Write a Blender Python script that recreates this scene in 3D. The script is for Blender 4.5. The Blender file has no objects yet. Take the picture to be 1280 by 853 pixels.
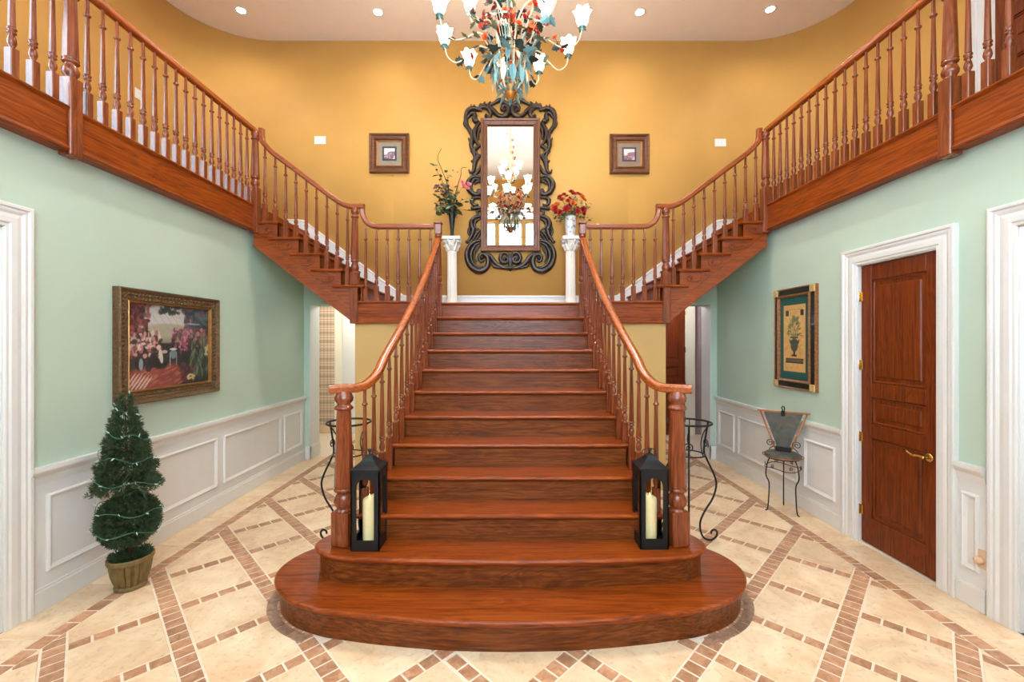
import bpy, math, random
from mathutils import Vector, Matrix
import numpy as np

# ------------------------------------------------------------------ camera, world, light, exposure
scene = bpy.context.scene
COL = scene.collection
EYE = 1.76
FPX = 535.0
CX = 638.0
cam_d = bpy.data.cameras.new('camera'); cam = bpy.data.objects.new('camera', cam_d); COL.objects.link(cam)
cam_d.sensor_width = 36.0; cam_d.lens = FPX / 1280 * 36.0
cam_d.shift_x = (640 - CX) / 1280.0
cam_d.clip_start = 0.02; cam_d.clip_end = 100
cam.location = (0, 0, EYE); cam.rotation_euler = (math.pi / 2, 0, 0)
scene.camera = cam
world = bpy.data.worlds.new('overcast_sky'); scene.world = world
world.use_nodes = True
bg = world.node_tree.nodes['Background']
bg.inputs[0].default_value = (0.66, 0.85, 1.0, 1); bg.inputs[1].default_value = 14.5
scene.view_settings.view_transform = 'Standard'
scene.view_settings.look = 'None'
scene.view_settings.gamma = 1.0
scene.view_settings.use_curve_mapping = False
scene.view_settings.exposure = 0.42
cy = scene.cycles
cy.use_denoising = True
cy.max_bounces = 8; cy.diffuse_bounces = 5; cy.glossy_bounces = 4; cy.transparent_max_bounces = 12
cy.sample_clamp_indirect = 6.0; cy.caustics_reflective = False; cy.caustics_refractive = False
P_SHADE = 6.0      # emission of the chandelier shades
P_CHAND = 5.5     # watts in each chandelier bulb
P_WELL = 160.0     # watts in each fill lamp added over the stair well
P_SPOT = 13.0      # watts in each recessed lamp
P_SIDE = 60.0      # watts of the unseen fill lights added in the rooms beyond
YF = -0.35         # the front wall behind the camera
def portal(name, x, z, w, h):
    l = bpy.data.lights.new(name, 'AREA'); l.shape = 'RECTANGLE'; l.size = w; l.size_y = h
    l.cycles.is_portal = True
    o = bpy.data.objects.new(name, l); COL.objects.link(o)
    o.location = (x, YF - 0.12, z); o.rotation_euler = (math.pi / 2, 0, math.pi)
    return o
portal('upper_window_portal', 0, 4.45, 5.6, 1.8)
portal('entry_window_portal', 0, 2.3, 2.6, 1.2)
o = portal('gallery_window_portal', 0, 4.4, 1.9, 1.6); o.location = (-4.58, 1.5, 4.4); o.rotation_euler = (math.pi / 2, 0, math.pi / 2)
def point(name, loc, watts, col, rad=0.1):
    l = bpy.data.lights.new(name, 'POINT'); l.energy = watts; l.color = col; l.shadow_soft_size = rad
    o = bpy.data.objects.new(name, l); COL.objects.link(o); o.location = loc
    return o

# ------------------------------------------------------------------ colour and materials
def lin(c):
    c /= 255.0
    return c / 12.92 if c <= 0.04045 else ((c + 0.055) / 1.055) ** 2.4
def rgb(r, g, b): return (lin(r), lin(g), lin(b), 1)
def newmat(name):
    m = bpy.data.materials.new(name); m.use_nodes = True
    return m, m.node_tree.nodes, m.node_tree.links, m.node_tree.nodes['Principled BSDF']
def mixnode(N, L, a, b, fac, mode='MIX'):
    n = N.new('ShaderNodeMix'); n.data_type = 'RGBA'; n.blend_type = mode
    for s, v in ((n.inputs['Factor'], fac), (n.inputs['A'], a), (n.inputs['B'], b)):
        if hasattr(v, 'is_output'): L.new(v, s)
        else: s.default_value = v
    return n.outputs['Result']
def ramp(N, L, src, stops):
    n = N.new('ShaderNodeValToRGB'); e = n.color_ramp.elements
    while len(e) < len(stops): e.new(0.5)
    for k, (p, c) in enumerate(stops): e[k].position = p; e[k].color = c
    L.new(src, n.inputs[0]); return n.outputs[0]
def objcoord(N, L, scale, rand=True):
    tc = N.new('ShaderNodeTexCoord'); src = tc.outputs['Object']
    if rand:
        oi = N.new('ShaderNodeObjectInfo'); sc = N.new('ShaderNodeVectorMath'); sc.operation = 'MULTIPLY_ADD'
        cmb = N.new('ShaderNodeCombineXYZ')
        for k in range(3): L.new(oi.outputs['Random'], cmb.inputs[k])
        sc.inputs[1].default_value = (7.3, 11.1, 5.7)
        L.new(cmb.outputs[0], sc.inputs[0]); L.new(src, sc.inputs[2]); src = sc.outputs[0]
    mp = N.new('ShaderNodeMapping'); mp.inputs['Scale'].default_value = scale
    L.new(src, mp.inputs[0]); return mp.outputs[0]
def noise(N, L, vec, scale, detail=4, rough=0.55, dist=0.0):
    n = N.new('ShaderNodeTexNoise'); n.inputs['Scale'].default_value = scale
    n.inputs['Detail'].default_value = detail; n.inputs['Roughness'].default_value = rough
    n.inputs['Distortion'].default_value = dist
    L.new(vec, n.inputs['Vector']); return n.outputs['Fac']
def bump(N, L, B, h, strength, dist=0.01):
    b = N.new('ShaderNodeBump'); b.inputs['Strength'].default_value = strength; b.inputs['Distance'].default_value = dist
    L.new(h, b.inputs['Height']); L.new(b.outputs[0], B.inputs['Normal'])
def wood(name, axis, dark, mid, light, rough=0.3, coat=0.25, fig=1.0, spec=0.5):
    m, N, L, B = newmat(name)
    al = [0.0, 0.0, 0.0]
    big = tuple(0.55 if k == axis else 5.0 * fig for k in range(3))
    fine = tuple(2.5 if k == axis else 70.0 for k in range(3))
    n1 = noise(N, L, objcoord(N, L, big), 1.6, 3, 0.5, 1.4)
    w = N.new('ShaderNodeMath'); w.operation = 'MULTIPLY'; w.inputs[1].default_value = 9.0; L.new(n1, w.inputs[0])
    fr = N.new('ShaderNodeMath'); fr.operation = 'PINGPONG'; fr.inputs[1].default_value = 0.5; L.new(w.outputs[0], fr.inputs[0])
    n2 = noise(N, L, objcoord(N, L, fine), 1.0, 3, 0.6)
    mixv = N.new('ShaderNodeMath'); mixv.operation = 'MULTIPLY_ADD'; mixv.inputs[1].default_value = 0.36
    L.new(fr.outputs[0], mixv.inputs[0]); 
    h = N.new('ShaderNodeMath'); h.operation = 'MULTIPLY'; h.inputs[1].default_value = 0.82; L.new(n2, h.inputs[0])
    L.new(h.outputs[0], mixv.inputs[2])
    c = ramp(N, L, mixv.outputs[0], [(0.22, dark), (0.5, mid), (0.8, light)])
    L.new(c, B.inputs['Base Color'])
    B.inputs['Roughness'].default_value = rough; B.inputs['Coat Weight'].default_value = coat
    B.inputs['Coat Roughness'].default_value = 0.18; B.inputs['Specular IOR Level'].default_value = spec
    bump(N, L, B, n2, 0.12, 0.004)
    return m
def plain(name, col, rough=0.5, metal=0.0, var=0.06, vscale=6.0, bmp=0.0, bscale=60, coat=0.0, spec=0.5):
    m, N, L, B = newmat(name)
    v = objcoord(N, L, (1, 1, 1), False)
    n = noise(N, L, v, vscale, 4)
    lo = tuple(c * (1 - var) for c in col[:3]) + (1,); hi = tuple(min(1, c * (1 + var)) for c in col[:3]) + (1,)
    L.new(ramp(N, L, n, [(0.3, lo), (0.7, hi)]), B.inputs['Base Color'])
    B.inputs['Roughness'].default_value = rough; B.inputs['Metallic'].default_value = metal
    B.inputs['Coat Weight'].default_value = coat; B.inputs['Specular IOR Level'].default_value = spec
    if bmp: bump(N, L, B, noise(N, L, v, bscale, 4), bmp, 0.01)
    return m
def emit(name, col, strength, base=None):
    m, N, L, B = newmat(name)
    B.inputs['Base Color'].default_value = base or col
    B.inputs['Emission Color'].default_value = col; B.inputs['Emission Strength'].default_value = strength
    return m
def vcol(name, rough=0.5, coat=0.0, spec=0.4):
    m, N, L, B = newmat(name)
    a = N.new('ShaderNodeVertexColor'); a.layer_name = 'paint'
    L.new(a.outputs[0], B.inputs['Base Color']); B.inputs['Roughness'].default_value = rough
    B.inputs['Coat Weight'].default_value = coat; B.inputs['Specular IOR Level'].default_value = spec
    return m
def stone(name, cols, scale, rough, per=0.0, rnd=True):
    m, N, L, B = newmat(name)
    v = objcoord(N, L, (1, 1, 1), rnd)
    n = noise(N, L, v, scale, 6, 0.62, 0.8); n2 = noise(N, L, v, scale * 9, 3, 0.6)
    c = ramp(N, L, n, [(0.3, cols[0]), (0.5, cols[1]), (0.68, cols[2])])
    sp = ramp(N, L, n2, [(0.3, (0.72, 0.66, 0.62, 1)), (0.45, (1, 1, 1, 1))])
    c = mixnode(N, L, c, sp, 0.6, 'MULTIPLY')
    if per:
        oi = N.new('ShaderNodeObjectInfo')
        t = ramp(N, L, oi.outputs['Random'], [(0.0, (1 - per, 1 - per, 1 - per, 1)), (1.0, (1 + per * .4, 1 + per * .4, 1 + per * .4, 1))])
        c = mixnode(N, L, c, t, 1.0, 'MULTIPLY')
    L.new(c, B.inputs['Base Color']); B.inputs['Roughness'].default_value = rough
    bump(N, L, B, n2, 0.08, 0.004)
    return m

WD, WM, WL = rgb(66, 25, 4), rgb(132, 55, 9), rgb(162, 80, 20)
M = {}
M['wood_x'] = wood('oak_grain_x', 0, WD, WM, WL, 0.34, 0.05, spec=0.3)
M['wood_y'] = wood('oak_grain_y', 1, WD, WM, WL, 0.38, 0.0, spec=0.25)
M['wood_z'] = wood('oak_grain_z', 2, rgb(66, 27, 12), rgb(122, 56, 26), rgb(150, 80, 42), 0.24, 0.08)
M['rail'] = wood('handrail_oak', 1, rgb(96, 40, 12), rgb(160, 76, 26), rgb(182, 98, 40), 0.26, 0.4)
M['rail_x'] = wood('handrail_oak_x', 0, rgb(84, 36, 14), rgb(142, 68, 28), rgb(165, 88, 40), 0.28, 0.35)
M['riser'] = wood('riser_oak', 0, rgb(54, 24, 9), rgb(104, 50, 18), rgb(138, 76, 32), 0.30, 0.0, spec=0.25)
M['door_wood'] = wood('door_wood', 2, rgb(62, 22, 5), rgb(108, 43, 10), rgb(134, 62, 19), 0.4, 0.05, spec=0.3)
M['green'] = plain('sage_green_paint', rgb(182, 199, 182), 0.6, var=0.025, vscale=1.5, spec=0.3)
M['amber'] = plain('amber_paint', rgb(208, 160, 86), 0.55, var=0.05, vscale=1.2, spec=0.3)
M['tan'] = plain('tan_paint', rgb(196, 158, 98), 0.6, var=0.04, vscale=1.5, spec=0.3)
M['white'] = plain('white_trim_paint', rgb(219, 217, 213), 0.4, var=0.015, spec=0.4)
M['ceil'] = plain('ceiling_paint', rgb(228, 212, 196), 0.8, var=0.02, spec=0.2)
M['cream_wall'] = plain('cream_wall_paint', rgb(236, 228, 208), 0.7, var=0.02)
M['mauve'] = plain('mauve_wall_paint', rgb(170, 150, 150), 0.7, var=0.04)
M['grout'] = plain('grout', rgb(226, 210, 188), 0.8, var=0.08, vscale=20)
M['tile'] = stone('travertine', [rgb(214, 176, 136), rgb(230, 200, 162), rgb(240, 217, 184)], 3.2, 0.32, 0.05)
M['brick'] = stone('terracotta', [rgb(158, 108, 76), rgb(186, 136, 100), rgb(206, 162, 126)], 14.0, 0.5, 0.22)
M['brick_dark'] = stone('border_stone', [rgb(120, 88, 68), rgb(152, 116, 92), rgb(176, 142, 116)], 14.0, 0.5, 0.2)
M['iron'] = plain('black_iron', rgb(24, 24, 25), 0.45, 0.4, var=0.2, vscale=30)
M['lantern'] = plain('lantern_metal', rgb(12, 13, 15), 0.5, 0.2, var=0.15)
M['brass'] = plain('brass', rgb(205, 160, 85), 0.25, 0.95, var=0.05)
M['plaster'] = plain('plaster', rgb(226, 220, 210), 0.6, var=0.04, bmp=0.1)
M['darkfloor'] = wood('dark_floor', 0, rgb(50, 24, 14), rgb(80, 42, 24), rgb(100, 56, 34), 0.3, 0.2)
M['glow'] = emit('recessed_lamp', (1, 0.93, 0.8, 1), 14.0)
m, N, L, B = newmat('mirror_glass'); B.inputs['Metallic'].default_value = 1; B.inputs['Roughness'].default_value = 0.01
B.inputs['Base Color'].default_value = (0.86, 0.88, 0.87, 1); M['mirror'] = m
m, N, L, B = newmat('window_glass')
tr = N.new('ShaderNodeBsdfTransparent'); gl = N.new('ShaderNodeBsdfGlossy'); gl.inputs['Roughness'].default_value = 0.02
mx = N.new('ShaderNodeMixShader'); mx.inputs[0].default_value = 0.06
L.new(tr.outputs[0], mx.inputs[1]); L.new(gl.outputs[0], mx.inputs[2]); L.new(mx.outputs[0], N['Material Output'].inputs[0]); M['glass'] = m

# ------------------------------------------------------------------ mesh helpers
class MB:
    def __init__(s): s.v = []; s.f = []; s.sm = []; s.mi = []
    def add(s, vs, fs, smooth=False, mi=0):
        o = len(s.v); s.v += [tuple(p) for p in vs]
        for f in fs: s.f.append(tuple(i + o for i in f)); s.sm.append(smooth); s.mi.append(mi)
    def box(s, x0, x1, y0, y1, z0, z1, mi=0):
        if x0 > x1: x0, x1 = x1, x0
        if y0 > y1: y0, y1 = y1, y0
        s.add([(x0,y0,z0),(x1,y0,z0),(x1,y1,z0),(x0,y1,z0),(x0,y0,z1),(x1,y0,z1),(x1,y1,z1),(x0,y1,z1)],
              [(0,3,2,1),(4,5,6,7),(0,1,5,4),(1,2,6,5),(2,3,7,6),(3,0,4,7)], False, mi)
    def cbox(s, x0, x1, y0, y1, z0, z1, b=0.004):
        if x0 > x1: x0, x1 = x1, x0
        if y0 > y1: y0, y1 = y1, y0
        V = []; idx = {}
        for i, x in enumerate((x0, x1)):
            for j, y in enumerate((y0, y1)):
                for k, z in enumerate((z0, z1)):
                    for a in range(3):
                        p = [x, y, z]
                        for q in range(3):
                            if q != a: p[q] += b * (1 if (i, j, k)[q] == 0 else -1)
                        # vertex lies on face a
                        idx[(i, j, k, a)] = len(V); V.append(p)
        F = []
        for a in range(3):
            q, r = [t for t in range(3) if t != a]
            for sd in (0, 1):
                ring = []
                for (u, w) in ((0,0),(1,0),(1,1),(0,1)):
                    c = [0,0,0]; c[a] = sd; c[q] = u; c[r] = w; ring.append(idx[(*c, a)])
                F.append(ring)
        for a in range(3):
            q, r = [t for t in range(3) if t != a]
            for u in (0, 1):
                for w in (0, 1):
                    c0 = [0,0,0]; c0[q] = u; c0[r] = w; c1 = list(c0); c1[a] = 1
                    F.append([idx[(*c0, q)], idx[(*c1, q)], idx[(*c1, r)], idx[(*c0, r)]])
        for i in (0,1):
            for j in (0,1):
                for k in (0,1): F.append([idx[(i,j,k,0)], idx[(i,j,k,1)], idx[(i,j,k,2)]])
        s.add(V, F)
    def prism(s, poly, axis, a, b, mi=0):
        # poly of 2d points in the other two axes (in order), extruded along axis from a to b
        n = len(poly); V = []
        o = [t for t in range(3) if t != axis]
        for t in (a, b):
            for p in poly:
                q = [0,0,0]; q[axis] = t; q[o[0]] = p[0]; q[o[1]] = p[1]; V.append(q)
        F = [tuple(range(n)), tuple(range(2*n-1, n-1, -1))] + [(i, (i+1) % n, n + (i+1) % n, n + i) for i in range(n)]
        s.add(V, F, False, mi)
    def lathe(s, prof, n=12, c=(0,0,0), smooth=True, rot=0.0, caps=True):
        V = []; F = []
        for (r, z) in prof:
            for k in range(n):
                a = 2*math.pi*k/n + rot; V.append((c[0]+r*math.cos(a), c[1]+r*math.sin(a), c[2]+z))
        for i in range(len(prof)-1):
            for k in range(n):
                k2 = (k+1) % n; F.append((i*n+k, i*n+k2, (i+1)*n+k2, (i+1)*n+k))
        s.add(V, F, smooth)
        if caps:
            s.add(V[:n], [tuple(range(n-1, -1, -1))]); s.add(V[-n:], [tuple(range(n))])
    def tube(s, pts, rad, n=8, closed=False, flat=None, smooth=True):
        pts = [Vector(p) for p in pts]; m = len(pts)
        if not hasattr(rad, '__len__'): rad = [rad]*m
        T = []
        for i in range(m):
            a = pts[(i-1) % m] if (closed or i > 0) else pts[i]; b = pts[(i+1) % m] if (closed or i < m-1) else pts[i]
            t = (b-a); T.append(t.normalized() if t.length > 1e-9 else Vector((0,0,1)))
        ref = Vector((0,0,1)) if abs(T[0].z) < 0.9 else Vector((1,0,0))
        if flat: ref = Vector(flat[0])
        V = []
        U = (ref - T[0]*ref.dot(T[0])).normalized()
        for i in range(m):
            if flat: U = (ref - T[i]*ref.dot(T[i])); U = U.normalized() if U.length > 1e-6 else Vector((1,0,0))
            else:
                U = U - T[i]*U.dot(T[i]); U = U.normalized() if U.length > 1e-6 else Vector((1,0,0))
            W = T[i].cross(U)
            fu = flat[1] if flat else 1.0
            for k in range(n):
                a = 2*math.pi*k/n
                V.append(pts[i] + U*(rad[i]*fu*math.cos(a)) + W*(rad[i]*math.sin(a)))
        F = []
        for i in range(m if closed else m-1):
            j = (i+1) % m
            for k in range(n): k2 = (k+1) % n; F.append((i*n+k, i*n+k2, j*n+k2, j*n+k))
        if not closed: F += [tuple(range(n-1,-1,-1)), tuple(range((m-1)*n, m*n))]
        s.add(V, F, smooth)
    def sweep(s, prof, pts, side=None, smooth=True):
        pts = [Vector(p) for p in pts]; m = len(pts); n = len(prof); V = []
        for i in range(m):
            t = (pts[min(i+1, m-1)] - pts[max(i-1, 0)]).normalized()
            if side is None:
                S_ = Vector((t.y, -t.x, 0)).normalized()
            else: S_ = Vector(side)
            U = S_.cross(t).normalized()
            for (a, b) in prof: V.append(pts[i] + S_*a + U*b)
        F = []
        for i in range(m-1):
            for k in range(n): k2 = (k+1) % n; F.append((i*n+k, i*n+k2, (i+1)*n+k2, (i+1)*n+k))
        s.add(V, F, smooth)
        s.add(V[:n], [tuple(range(n-1,-1,-1))]); s.add(V[-n:], [tuple(range(n))])
    def mesh(s, name, mats, off=(0,0,0)):
        me = bpy.data.meshes.new(name)
        V = s.v if off == (0,0,0) else [(p[0]-off[0], p[1]-off[1], p[2]-off[2]) for p in s.v]
        me.from_pydata(V, [], s.f)
        me.polygons.foreach_set('use_smooth', s.sm)
        if not isinstance(mats, (list, tuple)): mats = [mats]
        for mt in mats: me.materials.append(mt)
        if any(s.mi): me.polygons.foreach_set('material_index', s.mi)
        me.validate(); me.update(); 
        import bmesh
        bm = bmesh.new(); bm.from_mesh(me); bmesh.ops.recalc_face_normals(bm, faces=bm.faces); bm.to_mesh(me); bm.free()
        return me
def put(name, data, parent=None, loc=(0,0,0), rot=(0,0,0), scale=None):
    o = bpy.data.objects.new(name, data); COL.objects.link(o); o.parent = parent
    o.location = loc; o.rotation_euler = rot
    if scale: o.scale = scale
    return o
def base_of(p):
    L_ = Vector((0,0,0))
    while p is not None: L_ += p.location; p = p.parent
    return tuple(L_)
def obj(name, mb, mat, parent=None, world=True):
    off = base_of(parent) if (parent is not None and world) else (0,0,0)
    return put(name, mb.mesh(name, mat, off), parent)
def tag(o, label, cat, group=None, kind=None):
    o['label'] = label; o['category'] = cat
    if group: o['group'] = group
    if kind: o['kind'] = kind
    return o
def thing(name, label, cat, loc=(0,0,0), group=None, kind=None):
    o = bpy.data.objects.new(name, None); COL.objects.link(o); o.location = loc; o.empty_display_size = 0.1
    return tag(o, label, cat, group, kind)
def struct(name, mb, mat, label, cat):
    return tag(obj(name, mb, mat), label, cat, None, 'structure')
def copy_tree(o, parent=None):
    c = o.copy(); COL.objects.link(c); c.parent = parent
    for ch in [x for x in KIDS.get(o.name, [])]: copy_tree(ch, c)
    return c
KIDS = {}
def snap_kids():
    KIDS.clear()
    for o in bpy.data.objects:
        if o.parent: KIDS.setdefault(o.parent.name, []).append(o)
def crv(pts, n=6, closed=False):
    pts = [Vector(p) for p in pts]; m = len(pts); out = []
    rng = range(m if closed else m-1)
    for i in rng:
        g = (lambda k: pts[k % m]) if closed else (lambda k: pts[max(0, min(m-1, k))])
        p0, p1, p2, p3 = g(i-1), g(i), g(i+1), g(i+2)
        for k in range(n):
            t = k/n
            out.append(0.5*((2*p1) + (p2-p0)*t + (2*p0-5*p1+4*p2-p3)*t*t + (3*p1-p0-3*p2+p3)*t**3))
    if not closed: out.append(pts[-1])
    return out

# ------------------------------------------------------------------ measures of the place
XW = 3.07; XU = 4.48; YB = 6.30; YE = 6.36; ZC = 6.18
R_ = EYE * 0.1055; G_ = 0.2469
ZL = 12 * R_; ZF = 18 * R_
def Dn(n): return 2.217 + G_ * n
def Xr(d): return 0.86 + (0.16 * ((4.6 - d) / 1.55) ** 2 if d < 4.6 else 0.0)

DOOR_A, DOOR_B, DOOR_H = 3.07, 3.79, 2.43          # brown door in the right wall
# ------------------------------------------------------------------ floor of travertine and brick bands
mb = MB(); mb.box(-XW, XW, YF, YE, -0.12, -0.004); mb.box(-3.95, 3.95, YE, 8.3, -0.12, -0.004)
mb.box(XW, XW+0.5, DOOR_A, DOOR_B, -0.12, -0.001)
floor = struct('floor', mb, M['grout'], 'pale tiled hall floor with diagonal terracotta brick bands', 'floor')
for sx in (-1, 1):
    mb = MB(); mb.box(sx*(XW), sx*6.2, 0.4, 3.6, -0.12, -0.002)
    struct('floor_side_room', mb, M['darkfloor'], 'dark wooden floor of the room beyond the white cased opening ' + ('beside the topiary' if sx < 0 else 'beside the brown door'), 'floor')
SP = 0.5225; U0 = 0.407; S2 = math.sqrt(2)
def clip(poly, a, b, c):      # keep a*x+b*y<=c
    out = []
    for i in range(len(poly)):
        p, q = poly[i], poly[(i+1) % len(poly)]
        dp, dq = a*p[0]+b*p[1]-c, a*q[0]+b*q[1]-c
        if dp <= 0: out.append(p)
        if (dp < 0 < dq) or (dq < 0 < dp):
            t = dp/(dp-dq); out.append((p[0]+t*(q[0]-p[0]), p[1]+t*(q[1]-p[1])))
    return out
def area(p): return 0.5*abs(sum(p[i][0]*p[(i+1)%len(p)][1]-p[(i+1)%len(p)][0]*p[i][1] for i in range(len(p))))
def slabmesh(mb, poly, z1=0.0, ch=0.003, h=0.006):
    # chamfered tile: convex polygon
    n = len(poly); cx_ = sum(p[0] for p in poly)/n; cy_ = sum(p[1] for p in poly)/n
    inn = []
    for p in poly:
        d = math.hypot(p[0]-cx_, p[1]-cy_) or 1; k = max(0.0, 1-ch*1.3/d); inn.append((cx_+(p[0]-cx_)*k, cy_+(p[1]-cy_)*k))
    V = [(x,y,z1-h) for x,y in poly]+[(x,y,z1-0.0015) for x,y in poly]+[(x,y,z1) for x,y in inn]
    F = [tuple(range(2*n,3*n))]
    for i in range(n):
        j=(i+1)%n; F += [(i,j,n+j,n+i),(n+i,n+j,2*n+j,2*n+i)]
    mb.add(V, F)
tiles = []; bricks = []
def uv2xy(u, v): return ((u-v)/S2, (u+v)/S2)
def in_floor(poly):
    p = clip(poly, 1, 0, 2.683); p = clip(p, -1, 0, 2.683) if p else p
    p = clip(p, 0, 1, 8.2) if p else p; p = clip(p, 0, -1, 0.3) if p else p
    if len(p) < 3 or area(p) < 2e-4: return None
    cx_ = sum(q[0] for q in p)/len(p); cy_ = sum(q[1] for q in p)/len(p)
    if cy_ > 2.85 and abs(cx_) < 0.95: return None
    if 2.7 < cy_ < 3.2 and abs(cx_) < 1.3: return None
    if 5.1 < cy_ and abs(cx_) < 1.75: return None
    if cy_ > YE and abs(cx_) < 1.8: return None
    return p
g = 0.0045; gb = 0.0065
for i in range(-14, 24):
    for j in range(-14, 24):
        u, v = U0+i*SP, U0+j*SP
        x, y = uv2xy(u+SP/2, v+SP/2)
        if y < 0 or y > 9 or abs(x) > 4: continue
        for sgn in ((1,) if i == j else (1, -1)):
            if i < j: continue
            wu, wv = (0.09, 0.09) if i == j else (0.08, 0.105)
            T_ = lambda a, b: (lambda q: (q[0]*sgn, q[1]))(uv2xy(a, b))
            q = in_floor([T_(u+wu/2+g, v+wv/2+g), T_(u+SP-wu/2-g, v+wv/2+g), T_(u+SP-wu/2-g, v+SP-wv/2-g), T_(u+wu/2+g, v+SP-wv/2-g)])
            if q: tiles.append(q)
        for sgn in (1, -1):
            if i < j: continue
            if i == j and sgn < 0: continue
            T_ = lambda a, b: (lambda q: (q[0]*sgn, q[1]))(uv2xy(a, b))
            wu, wv = (0.08, 0.105)
            for k in range(6):          # the wide band runs through the crossings
                a0 = u-0.04+k*SP/6
                q = in_floor([T_(a0+gb, v-wv/2+gb), T_(a0+SP/6-gb, v-wv/2+gb), T_(a0+SP/6-gb, v+wv/2-gb), T_(a0+gb, v+wv/2-gb)])
                if q: bricks.append(q)
            gap = (SP-wv)/4
            for k in range(4):
                b0 = v+wv/2+k*gap
                q = in_floor([T_(u-wu/2+g, b0+gb), T_(u+wu/2-g, b0+gb), T_(u+wu/2-g, b0+gap-gb), T_(u-wu/2+g, b0+gap-gb)])
                if q: bricks.append(q)
for sx in (-1, 1):
    y = 0.2; k = 0
    while y < 8.1:
        bricks.append([(sx*2.692, y+gb), (sx*2.778, y+gb), (sx*2.778, y+0.118-gb), (sx*2.692, y+0.118-gb)]); y += 0.118
    y = 0.2
    while y < YE-0.1:
        tiles.append([(sx*2.787, y+g), (sx*3.055, y+g), (sx*3.055, y+0.58-g), (sx*2.787, y+0.58-g)]); y += 0.58
def proj_area(p):
    q = []
    for x, y in p:
        if y < 0.5: return 0
        q.append((CX+x/y*FPX, 427+EYE/y*FPX))
    c = [sum(t[k] for t in q)/len(q) for k in (0, 1)]
    if not (-8 < c[0] < 1288 and c[1] < 858): return 0
    return area(q)
# --- outline of the two lowest steps (plan), nosing line
S1H = [(0,2.385),(.37,2.398),(.743,2.44),(1.0,2.485),(1.154,2.521),(1.364,2.615),(1.515,2.755),(1.6,2.93),(1.58,3.12),(1.48,3.27),(1.33,3.36),(1.1,3.4)]
S2H = [(0,2.692),(.5,2.704),(.9,2.73),(1.083,2.75),(1.2,2.785),(1.3,2.86),(1.34,2.95),(1.31,3.06),(1.22,3.14),(1.05,3.17)]
def outline(half, n=4):
    h = [(p.x, p.y) for p in crv([(a, b, 0) for a, b in half], n)]
    return [(-x, y) for x, y in reversed(h[1:])] + h
def inset(pl, d, closed=True):
    out = []; n = len(pl)
    for i in range(n):
        a, b = Vector(pl[i-1] if (i or closed) else pl[i]), Vector(pl[(i+1) % n] if (i < n-1 or closed) else pl[i])
        t = (b-a).normalized(); out.append((pl[i][0]-t.y*d, pl[i][1]+t.x*d))
    return out
o1 = outline(S1H)
# curved strip of dark bricks hugging the lowest step
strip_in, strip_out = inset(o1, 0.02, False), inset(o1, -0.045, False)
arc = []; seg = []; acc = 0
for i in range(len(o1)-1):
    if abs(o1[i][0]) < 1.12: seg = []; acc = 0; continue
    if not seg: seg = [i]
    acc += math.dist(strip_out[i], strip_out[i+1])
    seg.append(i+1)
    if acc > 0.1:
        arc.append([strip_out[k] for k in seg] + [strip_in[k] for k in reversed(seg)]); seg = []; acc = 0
order = sorted(range(len(bricks)), key=lambda k: -proj_area(bricks[k]))
n_arc = len(arc)
single = set(order[:300-n_arc])
def piece(name, poly, mat, z=0.0):
    n = len(poly); c = (sum(p[0] for p in poly)/n, sum(p[1] for p in poly)/n)
    m_ = MB(); slabmesh(m_, [(p[0]-c[0], p[1]-c[1]) for p in poly], 0.0)
    put(name, m_.mesh(name, mat), floor, (c[0], c[1], z))
restb = MB()
for k, p in enumerate(bricks):
    if k in single and proj_area(p) > 0: piece('brick', p, M['brick'])
    else: slabmesh(restb, p)
o = obj('brick_remainder', restb, M['brick'], floor); o['kind'] = 'stuff'
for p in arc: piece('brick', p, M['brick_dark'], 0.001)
restt = MB()
for p in tiles:
    if proj_area(p) > 0: piece('floor_tile', p, M['tile'])
    else: slabmesh(restt, p)
o = obj('tile_remainder', restt, M['tile'], floor); o['kind'] = 'stuff'

# ------------------------------------------------------------------ lower walls
OPEN_A, OPEN_B, OPEN_H = 1.35, 2.59, 2.46          # cased openings near the front
ZT = 3.06
WT = 0.16
mb = MB()
for (a, b, z0, z1) in ((YF, OPEN_A, 0, ZT), (OPEN_B, YE, 0, ZT), (OPEN_A, OPEN_B, OPEN_H, ZT)):
    mb.box(-XW-WT, -XW, a, b, z0, z1)
struct('wall_left', mb, M['green'], 'sage green wall carrying the flower garden painting', 'wall')
mb = MB()
for (a, b, z0, z1) in ((YF, OPEN_A, 0, ZT), (OPEN_B, DOOR_A, 0, ZT), (DOOR_B, YE, 0, ZT), (OPEN_A, OPEN_B, OPEN_H, ZT), (DOOR_A, DOOR_B, DOOR_H, ZT)):
    mb.box(XW, XW+WT, a, b, z0, z1)
struct('wall_right', mb, M['green'], 'sage green wall with the brown panelled door', 'wall')
mb = MB(); mb.box(XW+0.45, XW+0.5, 2.9, 3.9, 0, 2.6); mb.box(XW+WT, XW+0.5, 3.62, 3.9, 2.6, 2.65); mb.box(XW+WT, XW+0.5, DOOR_B+0.05, DOOR_B+0.1, 0, 2.6); mb.box(XW+WT, XW+0.5, 2.9, 3.9, 2.6, 2.66); mb.box(XW+WT, XW+0.5, 2.95, 3.0, 0, 2.6)
struct('wall_light_block', mb, M['white'], 'unseen box added behind the brown door to block stray light', 'wall')  # unseen box added to stop sky light leaking in under the door
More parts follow.
